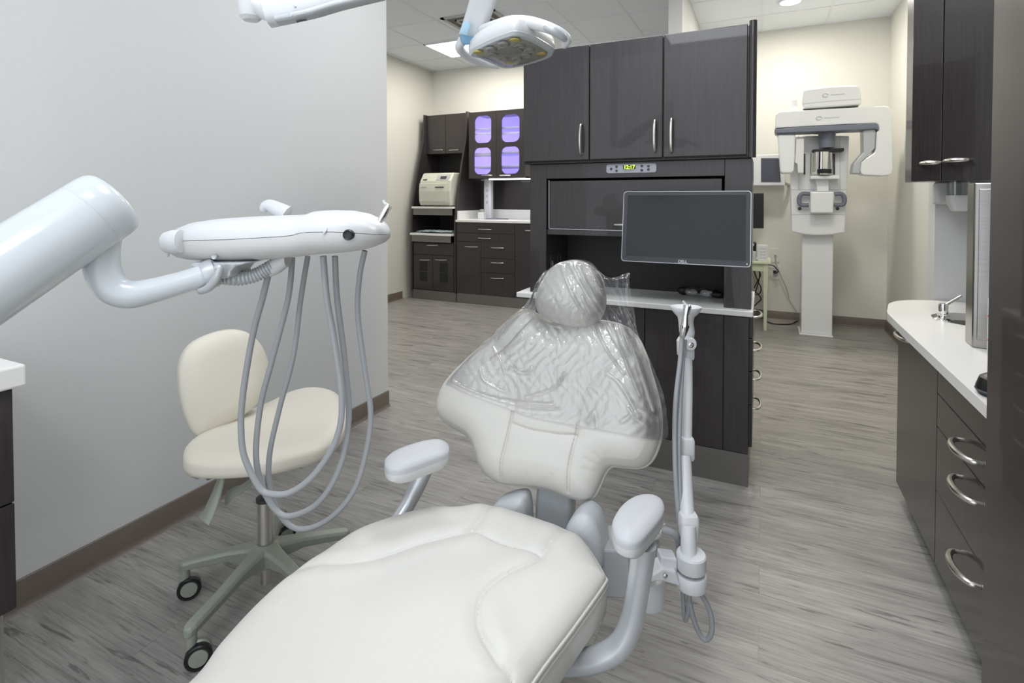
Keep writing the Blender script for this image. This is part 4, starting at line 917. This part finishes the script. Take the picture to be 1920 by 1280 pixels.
for sm in (S1, S2):
    m = Mb()
    for i in range(len(sm)-1):
        d = np.linalg.norm(sm[i+1]-sm[i]); nst = max(1, int(d/.006))
        for q in range(nst):
            a, b = sm[i]+(sm[i+1]-sm[i])*q/nst, sm[i]+(sm[i+1]-sm[i])*(q+.55)/nst
            if a[1] > cen[1]-.02: continue
            dirn = (b-a)/(np.linalg.norm(b-a)+1e-9); sd = np.array([dirn[1], -dirn[0]])*.0035
            m.tube([bp.at(a+sd, .0004), bp.at(b+sd, .0004)], .0007, 5, 0)
    if m.v: o = obj('stitching', m, M_thread, back, smooth=False); o['kind'] = 'stuff'
for L in (S1, S2, S3): seam_line(bp, L, back, .0008)
pr_ = bp.ring[::2]
for k_, z_, r_ in ((1.006, -.012, .0035), (1.008, -.026, .0030)):
    obj('piping', Mb().tube([bO+(cen[0]+(u-cen[0])*k_)*bU+(cen[1]+(v-cen[1])*k_)*bV+z_*bN for u, v in pr_], r_, 7, 0, close=True), M_piping, back)
obj('back_shell', Mb().loft([[bO+(cen[0]+(u-cen[0])*k_)*bU+(cen[1]+(v-cen[1])*k_)*bV+z_*bN for u, v in pr_] for k_, z_ in ((.88, -.058), (.86, -.075), (.7, -.095))]), M_offw, back)
hO = bO+bN*.045
hd_px = [Z8(p) for p in [(700, 48), (640, 66), (590, 110), (555, 170), (535, 235), (540, 285), (570, 325), (625, 350), (700, 368), (760, 370), (815, 350), (850, 310), (867, 250), (862, 170), (838, 105), (790, 62), (745, 47)]]
ol = to_plane(hd_px, hO, bU, bV, bN)
hp = Pad(ol, hO, bU, bV, bN, .045, .085, .045, dome=.012, na=160, nr=50, taper=.85, extra=lambda p: -.010*np.exp(-(np.linalg.norm(p-hc, axis=1)/.06)**2) if False else np.zeros(len(p)))
head = obj('headrest', hp.mb, M_vinyl, t, ang=1.2)
hc = hp.c; hq = hO+hc[0]*bU+hc[1]*bV-bN*.05
obj('headrest_stem', Mb().tube([hq, hq-bN*.035-bV*.04, bO+bU*hc[0]+bV*(hc[1]-.18)-bN*.07], .016, 12), M_steel, t)
# support column between seat and back
q0 = PY(990, 985, 1.46); q1 = PY(1062, 985, 1.46)
obj('back_column', Mb().loft([plane_pts(rrect(w_, .055, .014), (CXc+.01, y, z), (1, 0, 0), (0, 1, 0)) for w_, y, z in ((.115, 1.43, .16), (.112, 1.44, .45), (.108, 1.46, .56), (.10, 1.50, .70))]), M_grey, t)
def blob(name, pts, Yp, d, m):
    o2 = np.array([0, Yp, 0]); ol_ = to_plane(pts, o2, np.array([1., 0, 0]), np.array([0, 0, 1.]), np.array([0, -1., 0]))
    return obj(name, Pad(ol_, o2, (1, 0, 0), (0, 0, 1), (0, -1, 0), .030, .045, d, na=90, nr=24, taper=.9).mb, M_alu2, t, ang=1.2)
blob('hinge_cover', [(918, 965), (928, 944), (950, 934), (972, 930), (984, 938), (988, 970), (984, 1010), (940, 1015), (916, 995)], 1.36, .06, M_grey)
blob('hinge_cover', [(1060, 1010), (1063, 985), (1078, 965), (1096, 960), (1113, 972), (1124, 995), (1130, 1030), (1128, 1065), (1105, 1090), (1070, 1080)], 1.33, .08, M_grey)
# armrests
def armrest(px, z, tubepts, tr, lab):
    O = np.array([0, 0, z]); ol = to_plane(px, O, eU, eV, eN)
    ap = Pad(ol, O, eU, eV, eN, .014, .030, .022, dome=.004, na=110, nr=26, taper=.9)
    a_ = obj('armrest', ap.mb, M_armrest, t, ang=1.2, label=lab)
    rr = ap.ring; obj('lower_shell', Mb().loft([[(ap.c[0]+(x-ap.c[0])*k, ap.c[1]+(y-ap.c[1])*k, z-h) for x, y in rr] for k, h in ((1.0, .006), (1.01, .012), (.98, .026), (.86, .036), (.6, .040))]), M_offw, a_)
    obj('arm_tube', Mb().tube(tubepts, tr, 24, 8), M_alu, t)
armrest([(721, 868), (724, 860), (745, 846), (790, 831), (822, 827), (838, 832), (843, 843), (836, 854), (800, 868), (760, 882), (735, 884), (723, 878)], .655,
        [PD(800, 868, 1.585)+np.array([0, 0, .0]), PD(785, 905, 1.57), PD(765, 945, 1.55), PD(735, 1000, 1.50), PD(735, 1060, 1.45), PD(800, 1100, 1.42)], [.026, .024, .022, .022, .022, .022], 'far left armrest')
armrest([(1148, 992), (1150, 975), (1166, 950), (1190, 934), (1218, 930), (1240, 938), (1246, 955), (1240, 972), (1222, 995), (1200, 1018), (1178, 1022), (1156, 1012)], .655,
        [PD(1206, 1020, 1.13), PD(1204, 1050, 1.13), PD(1195, 1110, 1.13), PD(1184, 1165, 1.13), PD(1160, 1212, 1.13), PD(1115, 1236, 1.14), PD(1060, 1243, 1.17), PD(1000, 1235, 1.22)], [.027, .025, .0235, .024, .025, .025, .025, .025], 'near right armrest')
# under structure
obj('seat_frame', Mb().box(-.84, -.42, .25, 1.22, .30, .372), M_offw, t, bevel=.012)
obj('lift_arm', Mb().loft([plane_pts(rrect(.24, h_, .03), (-.60, y, z), (1, 0, 0), (0, 0, 1)) for y, z, h_ in ((.55, .12, .10), (.95, .22, .14), (1.20, .28, .12))]), M_grey, t)
obj('base_plate', Mb().prism([(x-.62, y+.62, 0.0) for x, y in rrect(.46, 1.1, .12, 8)], (0, 0, .03)), M_offw, t, bevel=.008)
obj('rear_post', Mb().loft([plane_pts(rrect(.26, .30, .05), (-.60, 1.04, z), (1, 0, 0), (0, 1, 0)) for z in (.03, .31)]), M_offw, t)
q0, q1 = PY(1125, 1030, 1.34), PY(1182, 1118, 1.34)
obj('side_housing', Mb().prism([PY(x, y, 1.34) for x, y in ((1060, 1028), (1178, 1032), (1180, 1124), (1140, 1122), (1060, 1110))], (0, .12, 0)), M_grey, t, bevel=.006)

# ------------------------------------------------------------------ clear plastic cover over the headrest
film_px = [(1012, 500), (1032, 505), (1050, 489), (1075, 484), (1105, 490), (1124, 508), (1136, 517), (1150, 511), (1169, 500), (1170, 522), (1176, 560), (1188, 615), (1214, 672), (1238, 735), (1246, 788), (1241, 826), (1180, 812), (1120, 802), (1060, 792), (1000, 780), (962, 766), (905, 744), (850, 722), (836, 716), (860, 684), (920, 618), (958, 582), (984, 545), (1000, 512)]
fo = to_plane(film_px, bO+bN*.04, bU, bV, bN, 4)
lo, hi = fo.min(0)-.03, fo.max(0)+.03; GN = 210
gu, gv = np.linspace(lo[0], hi[0], GN), np.linspace(lo[1], hi[1], GN); GU, GV = np.meshgrid(gu, gv, indexing='ij'); gp = np.c_[GU.ravel(), GV.ravel()]
base_h = np.full(len(gp), -.05)
ib = bp.inside(gp); base_h[ib] = bp.height(gp[ib]); ih = hp.inside(gp); base_h[ih] = np.maximum(base_h[ih], .045+hp.height(gp[ih]))
base_h = base_h.reshape(GN, GN)+.0045; F = base_h.copy()
for _ in range(260):
    B_ = F.copy(); B_[1:-1, 1:-1] = .25*(F[2:, 1:-1]+F[:-2, 1:-1]+F[1:-1, 2:]+F[1:-1, :-2]); F = np.maximum(base_h, B_)
ridges = [((1110, 505), (1180, 640), (1225, 770)), ((1120, 530), (1150, 590), (1175, 650)), ((1090, 500), (1150, 620), (1200, 740)), ((1128, 545), (1170, 620), (1200, 665)), ((1135, 520), (1158, 560), (1178, 610)), ((1150, 515), (1165, 570), (1185, 620)),
          ((1030, 515), (985, 570), (935, 630)), ((1008, 530), (980, 580), (950, 610)), ((1010, 505), (1000, 550), (975, 595)), ((1000, 590), (960, 640), (925, 670)),
          ((850, 712), (900, 735), (960, 752), (1040, 758)), ((872, 722), (930, 748), (1000, 765), (1050, 766)), ((905, 690), (915, 715), (950, 735)), ((925, 650), (940, 672), (950, 700)), ((1060, 700), (1040, 728), (990, 745)),
          ((950, 660), (975, 640), (1010, 620)), ((960, 690), (985, 700), (1000, 690)), ((1105, 790), (1118, 770), (1122, 800)), ((1170, 790), (1200, 770), (1225, 790)), ((1180, 765), (1195, 785), (1215, 800)), ((1140, 700), (1165, 720), (1200, 780)), ((1060, 500), (1085, 560), (1100, 590)), ((1158, 505), (1150, 540), (1164, 600)), ((1166, 506), (1168, 560), (1182, 620)), ((1140, 520), (1166, 512)), ((1144, 540), (1172, 590), (1200, 650)), ((1014, 505), (1020, 530), (1004, 560)), ((1020, 510), (1000, 540), (985, 560)), ((1075, 495), (1110, 560), (1160, 650)), ((1100, 560), (1130, 640), (1170, 700))]
wr = np.zeros(len(gp)); cenf0 = to_plane([(1050, 680)], bO+bN*.04, bU, bV, bN, 0)[0]
for k, L_ in enumerate(ridges):
    l = to_plane(list(L_), bO+bN*.05, bU, bV, bN, 6, False); l = l+np.array([0, 0])
    wr += (.0120 if k < 10 else .0095)*np.clip(1-seg_dist(gp, l)/(.0050 if k % 2 else .0068), 0, 1)
wr += .0016*np.sin(gp[:, 0]*95+3*np.sin(gp[:, 1]*41))*np.sin(gp[:, 1]*70+2.2*np.sin(gp[:, 0]*60))
edge_ = np.clip((np.abs(GU-cenf0[0])-.10)/.14, 0, 1); out_ = np.clip((F-base_h)/.03, 0, 1)*(.12+.88*edge_)
crk = .0085*np.abs(np.sin(GU*66-GV*16+2.2*np.sin(GV*29+1)))*np.abs(np.sin(GV*30+GU*22+1.8*np.sin(GU*43)))
F = F+np.abs(wr.reshape(GN, GN))+out_*crk
def samp(p):
    x = np.clip((p[:, 0]-lo[0])/(hi[0]-lo[0])*(GN-1), 0, GN-1.001); y = np.clip((p[:, 1]-lo[1])/(hi[1]-lo[1])*(GN-1), 0, GN-1.001)
    i, j = x.astype(int), y.astype(int); a, b = x-i, y-j
    return F[i, j]*(1-a)*(1-b)+F[i+1, j]*a*(1-b)+F[i, j+1]*(1-a)*b+F[i+1, j+1]*a*b
na, nr = 480, 170; cenf = to_plane([(1055, 680)], bO+bN*.04, bU, bV, bN, 0)[0]
L_ = np.r_[0, np.cumsum(np.linalg.norm(np.roll(fo, -1, 0)-fo, axis=1))]; q = np.linspace(0, L_[-1], na, endpoint=False); bb = np.vstack([fo, fo[:1]])
rg = np.c_[np.interp(q, L_, bb[:, 0]), np.interp(q, L_, bb[:, 1])]
pts = np.vstack([cenf[None]]+[cenf+(rg-cenf)*k for k in np.linspace(0, 1, nr+1)[1:]]); hh = samp(pts)
v = bO+pts[:, :1]*bU+pts[:, 1:]*bV+hh[:, None]*bN
f = [(0, 1+i, 1+(i+1) % na) for i in range(na)]
for k in range(nr-1):
    a = 1+k*na; f += [(a+i, a+na+i, a+na+(i+1) % na, a+(i+1) % na) for i in range(na)]
m = Mb(); m.v = [tuple(map(float, p)) for p in v]; m.f = f
single('plastic_cover', m, M_film, 'wrinkled clear plastic cover draped over the headrest and upper backrest', 'plastic cover', ang=2.5)

# ================================================================== ASSISTANT'S ARM (right of the chair)
def AD(x, y, D): return PD(x, y, D)
kn = AD(1295, 1068, 1.36)
t = thing('assistant_arm', 'slim white jointed instrument arm rising beside the right armrest of the dental chair', 'instrument arm', tuple(kn-np.array([0, 0, .06])))
Dk = 1.36
obj('knuckle_cap', Mb().lathe([(.036, -.018), (.037, -.014), (.037, .018), (.034, .022), (.002, .024)], AD(1296, 1052, Dk), 40), M_white, t)
obj('knuckle_ring', Mb().lathe([(.030, -.022), (.038, -.020), (.039, -.016), (.039, .012), (.037, .015), (.030, .015)], AD(1296, 1083, Dk), 40), M_white, t)
c0_ = AD(1262, 1068, Dk+.01); c1_ = AD(1205, 1078, Dk+.04)
obj('clamp_arm', Mb().prism([AD(x, y, Dk-.022) for x, y in ((1205, 1080), (1226, 1076), (1242, 1066), (1268, 1072), (1276, 1100), (1244, 1090), (1230, 1090), (1206, 1096))], FW*.05), M_white, t, bevel=.004)
obj('clamp_block', Mb().prism([AD(x, y, Dk-.005) for x, y in ((1240, 1044), (1270, 1048), (1270, 1078), (1238, 1070))], FW*.04), M_white, t, bevel=.004)
obj('screw', Mb().lathe([(.0055, 0), (.0055, .004), (.003, .005), (.002, .002)], AD(1247, 1078, Dk-.024), 14, -FW), M_steel, t)
obj('canister', Mb().lathe([(.028, 0), (.044, .004), (.046, .015), (.046, .060), (.040, .072), (.030, .076)], AD(1214, 1122, Dk+.06)-np.array([0, 0, .01]), 36), M_white, t)
obj('canister_body', Mb().lathe([(.028, .0), (.030, .004), (.031, .10), (.028, .115), (.018, .12)], AD(1214, 1082, Dk+.06), 32), M_clear, t, label='clear canister')
obj('elbow_fitting', Mb().tube([AD(1225, 1000, Dk+.06), AD(1234, 988, Dk+.05), AD(1244, 992, Dk+.04)], [.018, .017, .014], 18, 5), M_white, t)
obj('suction_hose', Mb().tube([AD(1238, 991, Dk+.04), AD(1258, 997, Dk+.04), AD(1270, 1008, Dk+.05), AD(1274, 1022, Dk+.06), AD(1272, 1060, Dk+.08)], .0095, 14), M_hose, t)
obj('lower_arm', Mb().tube([AD(1291, 1045, Dk+.0), AD(1291, 1010, Dk+.01), AD(1291, 985, Dk+.02)], [.020, .0195, .018], 22, 3), M_white, t)
def joint(x, y, D, w, h, d=.045): 
    return obj('joint', Mb().loft([sell(AD(x, y+dy, D), RT, FW, w*k, d*.5*k, 4, 28) for dy, k in ((h, .86), (h*.8, 1), (-h*.8, 1), (-h, .86))]), M_white, t)
joint(1291, 985, Dk+.04, .024, 22)
obj('middle_arm', Mb().tube([AD(1289, 968, Dk+.05), AD(1286, 915, Dk+.09), AD(1283, 855, Dk+.13)], [.0185, .0185, .0185], 22, 3), M_white, t)
joint(1289, 840, Dk+.15, .018, 20, .036)
obj('upper_arm', Mb().tube([AD(1287, 825, Dk+.16), AD(1289, 740, Dk+.19), AD(1290, 672, Dk+.22)], [.0155, .0145, .0125], 20, 3), M_white, t)
joint(1293, 655, Dk+.225, .0125, 18, .026)
pc = AD(1291, 643, Dk+.20)
obj('pivot', Mb().lathe([(.014, -.018), (.019, -.014), (.020, .012), (.016, .020), (.002, .021)], pc, 28, -FW), M_white, t)
obj('pivot_screw', Mb().lathe([(.0075, .020), (.0075, .0235), (.004, .025), (.002, .022)], pc, 18, -FW), M_steel, t)
hb = AD(1286, 585, Dk+.22)
obj('holder_cup', Mb().loft([sell(AD(x, y, Dk+.22), RT, FW, w, w*.9, 2.1, 32) for x, y, w in ((1291, 640, .014), (1288, 622, .0225), (1286, 603, .0215), (1286, 594, .024), (1286, 586, .036), (1286, 579, .0445), (1286, 574.5, .045), (1286, 575, .038), (1286, 580, .022))]), M_white, t)
sy = obj('syringe', Mb().tube([AD(1279, 632, Dk+.14), AD(1284, 612, Dk+.13), AD(1286, 590, Dk+.13), AD(1289, 574, Dk+.135)], [.008, .0125, .0085, .0115], 18, 5), M_chrome, t)
obj('nozzle', Mb().tube([AD(1288, 575, Dk+.135), AD(1284, 569, Dk+.135), AD(1281, 564, Dk+.135)], [.005, .0035, .003], 10, 3), M_white, sy)
obj('control_button', Mb().ball(AD(1293, 573, Dk+.125), .004, 8), M_chrome, sy)
obj('side_clip', Mb().prism([AD(x, y, Dk+.20) for x, y in ((1272, 640), (1277, 632), (1281, 636), (1280, 668), (1273, 668))], FW*.02), M_white, t, bevel=.002)
obj('hose', Mb().tube([AD(1279, 634, Dk+.17), AD(1275, 680, Dk+.16), AD(1268, 740, Dk+.14), AD(1265, 800, Dk+.12), AD(1266, 870, Dk+.09), AD(1270, 940, Dk+.07), AD(1276, 1000, Dk+.06), AD(1282, 1060, Dk+.045), AD(1290, 1110, Dk+.03), AD(1302, 1165, Dk+.02), AD(1320, 1198, Dk+.01), AD(1334, 1185, Dk), AD(1331, 1145, Dk), AD(1310, 1105, Dk)], .0068, 14), M_hose, t)
obj('hose', Mb().tube([AD(1284, 636, Dk+.18), AD(1279, 700, Dk+.165), AD(1275, 770, Dk+.14), AD(1273, 860, Dk+.10), AD(1276, 940, Dk+.07), AD(1278, 1040, Dk+.06), AD(1280, 1100, Dk+.05), AD(1284, 1160, Dk+.04), AD(1290, 1145, Dk+.03), AD(1294, 1105, Dk+.02)], .006, 14), M_hose, t)

# ================================================================== DELIVERY UNIT (left)
t = thing('delivery_unit', 'large white swing arm carrying a white instrument tray head with six hanging hoses', 'dental delivery unit', tuple(PD(520, 510, 1.30)))
def dirn(a, b): d = np.array(b)-np.array(a); return d/np.linalg.norm(d)
aE = PD(195, 388, 1.13); aS = PD(-30, 533, .98); ax = dirn(aS, aE); aF = aS-ax*.55
R0 = .0745
ux = np.cross(ax, [0, 0, 1.]); ux /= np.linalg.norm(ux); wx_ = np.cross(ux, ax)
def aring(c, r, tilt=0): return [c+r*(math.cos(q)*ux+math.sin(q)*wx_) for q in np.linspace(0, 2*math.pi, 48, endpoint=False)]
cy = aE-ax*.0
obj('support_post', Mb().ball(aF, .085, 16).cyl((aF[0], aF[1], .02), (aF[0], aF[1], aF[2]), .055, 32).lathe([(.16, 0), (.16, .02), (.06, .03)], (aF[0], aF[1], 0), 36), M_white2, t)
obj('swing_arm', Mb().loft([aring(aF, R0), aring(cy-ax*.034, R0)]), M_white2, t)
obj('end_cap', Mb().loft([aring(cy-ax*.0335+ax*q, R0*k) for q, k in ((-.001, .985), (.0, .99), (.0015, 1.0), (.030, 1.0), (.042, .985), (.050, .955), (.056, .89), (.060, .75), (.062, .5), (.0625, .1))]), M_white2, t)
obj('elbow_pipe', Mb().tube([PD(196, 420, 1.14), PD(190, 468, 1.14), PD(194, 510, 1.14), PD(212, 540, 1.145), PD(243, 552, 1.155), PD(285, 545, 1.175), PD(340, 530, 1.205), PD(392, 513, 1.235)], [.036, .0345, .034, .0325, .030, .0275, .026, .0255], 32, 8), M_white2, t)
d0 = dirn(PD(340, 530, 1.205), PD(392, 513, 1.235)); c_ = PD(392, 514, 1.235)
obj('pipe_collar', Mb().lathe([(.026, -.012), (.031, -.012), (.034, .0), (.034, .012), (.028, .018), (.02, .018)], c_, 36, d0), M_grey, t)
obj('clamp_hook', Mb().tube([PD(405, 502, 1.20), PD(412, 503, 1.20), PD(406, 520, 1.20), PD(393, 538, 1.205), PD(378, 545, 1.21), PD(372, 543, 1.215)], [.008, .009, .0095, .0095, .008, .005], 14, 6), M_grey, t)
obj('mount_bracket', Mb().prism([PD(x, y, 1.22) for x, y in ((352, 497), (360, 492), (470, 491), (440, 500), (432, 510), (430, 520), (412, 524), (404, 505), (368, 506))], FW*.10), M_grey, t, bevel=.005)
# tray head
e1 = RT.copy(); Dc = 1.34
secs = [(316, 438, 476, .030), (322, 430, 480, .055), (334, 421, 487, .085), (352, 413, 492, .110), (385, 408, 495, .126), (440, 404.5, 496, .132), (500, 402.5, 492, .134), (550, 401, 487, .134), (566, 399, 485, .134), (578, 394, 483, .134), (600, 393, 481, .134), (635, 394, 479, .132), (665, 399, 475, .122), (690, 408, 468, .100), (708, 418, 460, .074), (720, 426, 452, .044), (728, 435, 444, .014)]
def head_rings(f0, f1):
    rings = []
    for x, yt, yb, hd in secs:
        Dn = Dc-hd*.62
        top = PD(x, yt, Dc+hd*.45)[2]; bot = PD(x, yb, Dc-hd*.8)[2]
        c = PD(x, (yt+yb)/2, Dn); hv = FW*np.array([1, 1, 0]); hv /= np.linalg.norm(hv)
        cc = CC+ray(x, 0)*np.array([1, 1, 0])*0; base_ = PD(x, (yt+yb)/2, Dn)+hv*hd*.62; base_[2] = (top+bot)/2
        rings.append([p for p in sell(base_, hv, np.array([0, 0, 1.]), hd, (top-bot)/2, 2.9, 56)])
    return rings
hr = head_rings(0, 1)
def clipring(r, up_):
    c = np.mean(r, 0); zs = c[2]+(max(p[2] for p in r)-c[2])*.12; out = []
    for p in r:
        q = np.array(p)
        if up_ and q[2] < zs: q[2] = zs
        if not up_ and q[2] > zs-.0012: q[2] = zs-.0012
        out.append(q)
    return out
obj('tray_cover', Mb().loft([clipring(r, True) for r in hr]), M_white, t, ang=.9)
obj('tray_housing', Mb().loft([clipring([np.array(p)*1 for p in r], False) for r in hr]), M_offw, t, ang=.9)
obj('handle', Mb().tube([PD(538, 402, 1.42), PD(520, 392, 1.42), PD(506, 385, 1.42), PD(497, 388, 1.42), PD(493, 396, 1.42)], [.024, .020, .016, .014, .008], 18, 6), M_white, t)
kb = obj('side_knob', Mb().tube([PD(340, 452, 1.22), PD(325, 453, 1.22), PD(312, 455, 1.22), PD(305, 456, 1.22)], [.026, .027, .024, .015], 24, 4), M_white, t)
obj('knob_tab', Mb().tube([PD(314, 470, 1.22), PD(313, 478, 1.22), PD(314, 482, 1.22)], [.006, .005, .003], 10, 3), M_white, kb)
bk = PD(654, 440, 1.222)
obj('round_knob', Mb().lathe([(.0125, -.03), (.0125, .006), (.0105, .010), (.007, .008), (.002, .008)], bk, 28, -FW), M_black, t, label='black round knob')
obj('relief_mark', Mb().tube([PD(606, 438, 1.204), PD(611, 432, 1.205), PD(612, 424, 1.215), PD(611, 420, 1.23)], .0022, 8), M_white, t)
q = PD(402, 481, 1.215); obj('screw', Mb().lathe([(.006, -.004), (.006, .002), (.003, .0005)], q, 14, -FW), M_grey, t)
# corrugated hose and funnel
cp_ = spl([PD(418, 519, 1.27), PD(445, 522, 1.27), (PD(475, 517, 1.28)), PD(498, 506, 1.29), PD(520, 494, 1.30)], 14)
obj('corrugated_hose', Mb().tube(cp_, [.0165+(.0016 if i % 3 == 0 else -.0008) for i in range(len(cp_))], 20, 0), M_grey, t)
obj('hose_funnel', Mb().loft([sell(PD(x, y, 1.30), dirn(PD(500, 500, 1.3), PD(530, 560, 1.3))*0+np.array([0, 0, 1.]), FW, a_, b_, 2.2, 28) for x, y, a_, b_ in ((498, 505, .018, .018), (512, 501, .022, .02), (526, 494, .022, .022), (540, 484, .02, .022))]), M_offw, t)
# syringe standing in its holder at the right end
sy = obj('syringe', Mb().tube([PD(712, 416, 1.27), PD(717, 405, 1.27), PD(724, 392, 1.27), PD(729, 385, 1.27)], [.006, .0085, .009, .0095], 16, 4), M_chrome, t)
obj('nozzle', Mb().tube([PD(728, 386, 1.27), PD(722, 381, 1.27), PD(719, 375, 1.27)], [.005, .0035, .0028], 10, 3), M_white, sy)
hoses = [[(503, 515), (492, 560), (478, 610), (466, 670), (455, 745), (452, 800), (458, 855), (485, 912), (508, 926), (547, 922), (592, 886), (632, 819), (641, 745), (627, 640), (613, 560), (606, 480)],
         [(548, 483), (540, 560), (511, 672), (489, 758), (480, 850), (491, 909), (516, 955), (547, 967), (598, 941), (637, 875), (654, 785), (646, 672), (632, 560), (628, 480)],
         [(577, 480), (564, 560), (550, 667), (525, 762), (505, 855), (508, 920), (530, 972), (566, 992), (618, 972), (663, 920), (687, 845), (695, 774), (685, 700), (671, 590), (674, 520), (684, 470)]]
for k, L_ in enumerate(hoses):
    n = len(L_); D0, D1 = (1.33, 1.37, 1.41)[k], (1.30, 1.33, 1.36)[k]
    pts = [PD(x, y, D0+(D1-D0)*i/(n-1)+.03*math.sin(math.pi*i/(n-1))) for i, (x, y) in enumerate(L_)]
    obj('hose', Mb().tube(pts, .0078-.0004*k, 16, 8), M_hose, t)

# ================================================================== EXAM LIGHT
hzp = 1.745
t = thing('exam_light', 'white dental exam light with a rounded square lens head hanging from an articulated arm', 'exam light', tuple(PZ(955, 92, hzp+.05)))
Z4 = lambda r: (720+r[0]*.23958, r[1]*.23958)
face = [Z4(p) for p in [(690, 415), (735, 378), (860, 318), (960, 282), (1020, 266), (1090, 276), (1180, 310), (1260, 355), (1305, 388), (1308, 415), (1285, 440), (1190, 475), (1080, 505), (990, 520), (930, 518), (860, 490), (760, 448), (700, 432)]]
fO = np.array([0, 0, hzp]); fp_ = to_plane(face, fO, eU, eV, eN)
fc = fp_.mean(0)
def fr(k, z): return [(fc[0]+(x-fc[0])*k, fc[1]+(y-fc[1])*k, z) for x, y in fp_]
obj('head_shell', Mb().loft([fr(1.07, hzp+.004), fr(1.09, hzp+.012), fr(1.07, hzp+.030), fr(.95, hzp+.046), fr(.70, hzp+.056), fr(.3, hzp+.060)]), M_white, t, ang=1)
obj('bezel', Mb().loft([fr(.89, hzp-.004), fr(1.02, hzp-.004), fr(1.075, hzp+.003), fr(1.06, hzp+.008), fr(.89, hzp+.008)], close=True), M_white2, t)
ln = obj('lens_cover', Mb().loft([fr(.90, hzp+.004), fr(.89, hzp-.004), fr(.80, hzp-.008), fr(.4, hzp-.010)]), M_lens, t)
def pf(r, dz=0): return PZ(*Z4(r), hzp-.011+dz)
for p in [(940, 350), (1060, 362), (1135, 395), (1115, 432), (1040, 460), (930, 455), (850, 428), (840, 390)]:
    q = pf(p); obj('led_lens', Mb().lathe([(.0155, .004), (.0150, -.001), (.011, -.003), (.002, -.001)], q, 22), M_led, ln)
q = pf((980, 400)); obj('centre_disc', Mb().lathe([(.036, .004), (.035, -.001), (.002, -.0015)], q, 32), M_led, ln)
for p in [(735, 408), (1025, 314), (1235, 420), (985, 488)]:
    q = pf(p, .003); obj('yellow_lens', Mb().lathe([(.013, .002), (.012, -.002), (.002, -.003)], q, 18), M_yellow, ln)
gD = 1.36
obj('grip_handle', Mb().tube([PD(905, 56, 1.42), PD(925, 50, 1.38), PD(955, 42, 1.33), PD(985, 41, 1.30), (PD(1012, 47, 1.27)), PD(1038, 56, 1.26), PD(1057, 67, 1.27), PD(1063, 77, 1.28), PD(1058, 86, 1.30)], [.014, .015, .016, .015, .0145, .013, .0125, .011, .008], 20, 8), M_white, t)
obj('grip_insert', Mb().tube([PD(1018, 49, 1.262), PD(1036, 56.5, 1.25), PD(1053, 67, 1.258), PD(1060, 75, 1.268)], [.008, .010, .010, .006], 14, 6), M_grey, t)
obj('grip_handle', Mb().tube([PD(882, 66, 1.47), PD(866, 78, 1.47), PD(862, 92, 1.50), PD(878, 106, 1.55), PD(905, 117, 1.60), PD(935, 123, 1.62)], [.016, .013, .012, .0125, .0125, .010], 18, 8), M_white, t)
obj('yoke', Mb().tube([PD(903, 70, 1.46), PD(925, 62, 1.43), PD(950, 58, 1.42)], [.024, .028, .03], 20, 5), M_white, t)
# drop arm
def slabarm(pts, hw, hd, m, e=3.2):
    P = [np.array(p) for p in pts]; P = spl(P, 6) if len(P) > 2 else P; rings = []
    for i, p in enumerate(P):
        k = i/(len(P)-1); tg = P[min(i+1, len(P)-1)]-P[max(i-1, 0)]; tg /= np.linalg.norm(tg); sd = np.cross(tg, FW); sd /= np.linalg.norm(sd); dp = np.cross(sd, tg)
        a = hw[0]*(1-k)+hw[1]*k; b = hd[0]*(1-k)+hd[1]*k; rings.append(sell(p, sd, dp, a, b, e, 32))
    return Mb().loft(rings)
obj('drop_arm', slabarm([PD(925, -60, 1.34), PD(903, 10, 1.41), PD(886, 60, 1.45), PD(881, 72, 1.46)], (.034, .031), (.03, .024), M_white), M_white, t)
obj('arm_end_cap', slabarm([PD(882, 68, 1.445), PD(881, 76, 1.448), PD(882, 82, 1.45)], (.0325, .018), (.026, .018), M_blue), M_blue, t, label='blue end cap')
obj('printed_patch', slabarm([PD(878, 42, 1.396), PD(875, 48, 1.398), PD(871, 57, 1.402), PD(869, 63, 1.406)], (.010, .011), (.003, .003), M_lb, 2.2), M_lb, t)
# horizontal spring arm and knuckle, rising out of the top of the picture
obj('spring_arm', slabarm([PD(500, 24, 1.30), PD(560, 12, 1.31), PD(640, -10, 1.33), PD(760, -42, 1.36), PD(900, -85, 1.36)], (.034, .030), (.03, .03), M_white), M_white, t)
obj('under_channel', slabarm([PD(520, 38, 1.285), PD(580, 26, 1.29), PD(640, 9, 1.31), PD(720, -10, 1.33)], (.010, .010), (.02, .02), M_grey), M_grey, t)
obj('arm_knuckle', Mb().lathe([(.002, -.052), (.018, -.050), (.026, -.042), (.030, -.02), (.031, .12), (.03, .30)], PD(470, 0, 1.30)+np.array([0, 0, -.0]), 32), M_white, t)
obj('arm_knuckle', Mb().tube([PD(472, 6, 1.30), PD(490, 14, 1.30), PD(510, 26, 1.30)], [.028, .026, .022], 20, 5), M_white, t)
obj('elbow', Mb().lathe([(.034, -.05), (.036, .0), (.036, .09), (.03, .1)], PD(915, -85, 1.36), 24), M_white, t)
obj('ceiling_post', Mb().cyl(PD(470, -10, 1.30), np.r_[PD(470, -10, 1.30)[:2], CEIL-.001], .028, 24), M_white, t)
for (x, y, r_) in ((545, 27.5, .0055), (553, 12.5, .003)): obj('screw', Mb().lathe([(r_, -.002), (r_, .002), (.002, .0025)], PD(x, y, 1.268), 16, -FW), M_grey, t)
obj('slot', slabarm([PD(556, 40, 1.268), PD(566, 37, 1.268), PD(574, 36.5, 1.268)], (.003, .002), (.004, .004), M_dgrey), M_dgrey, t)
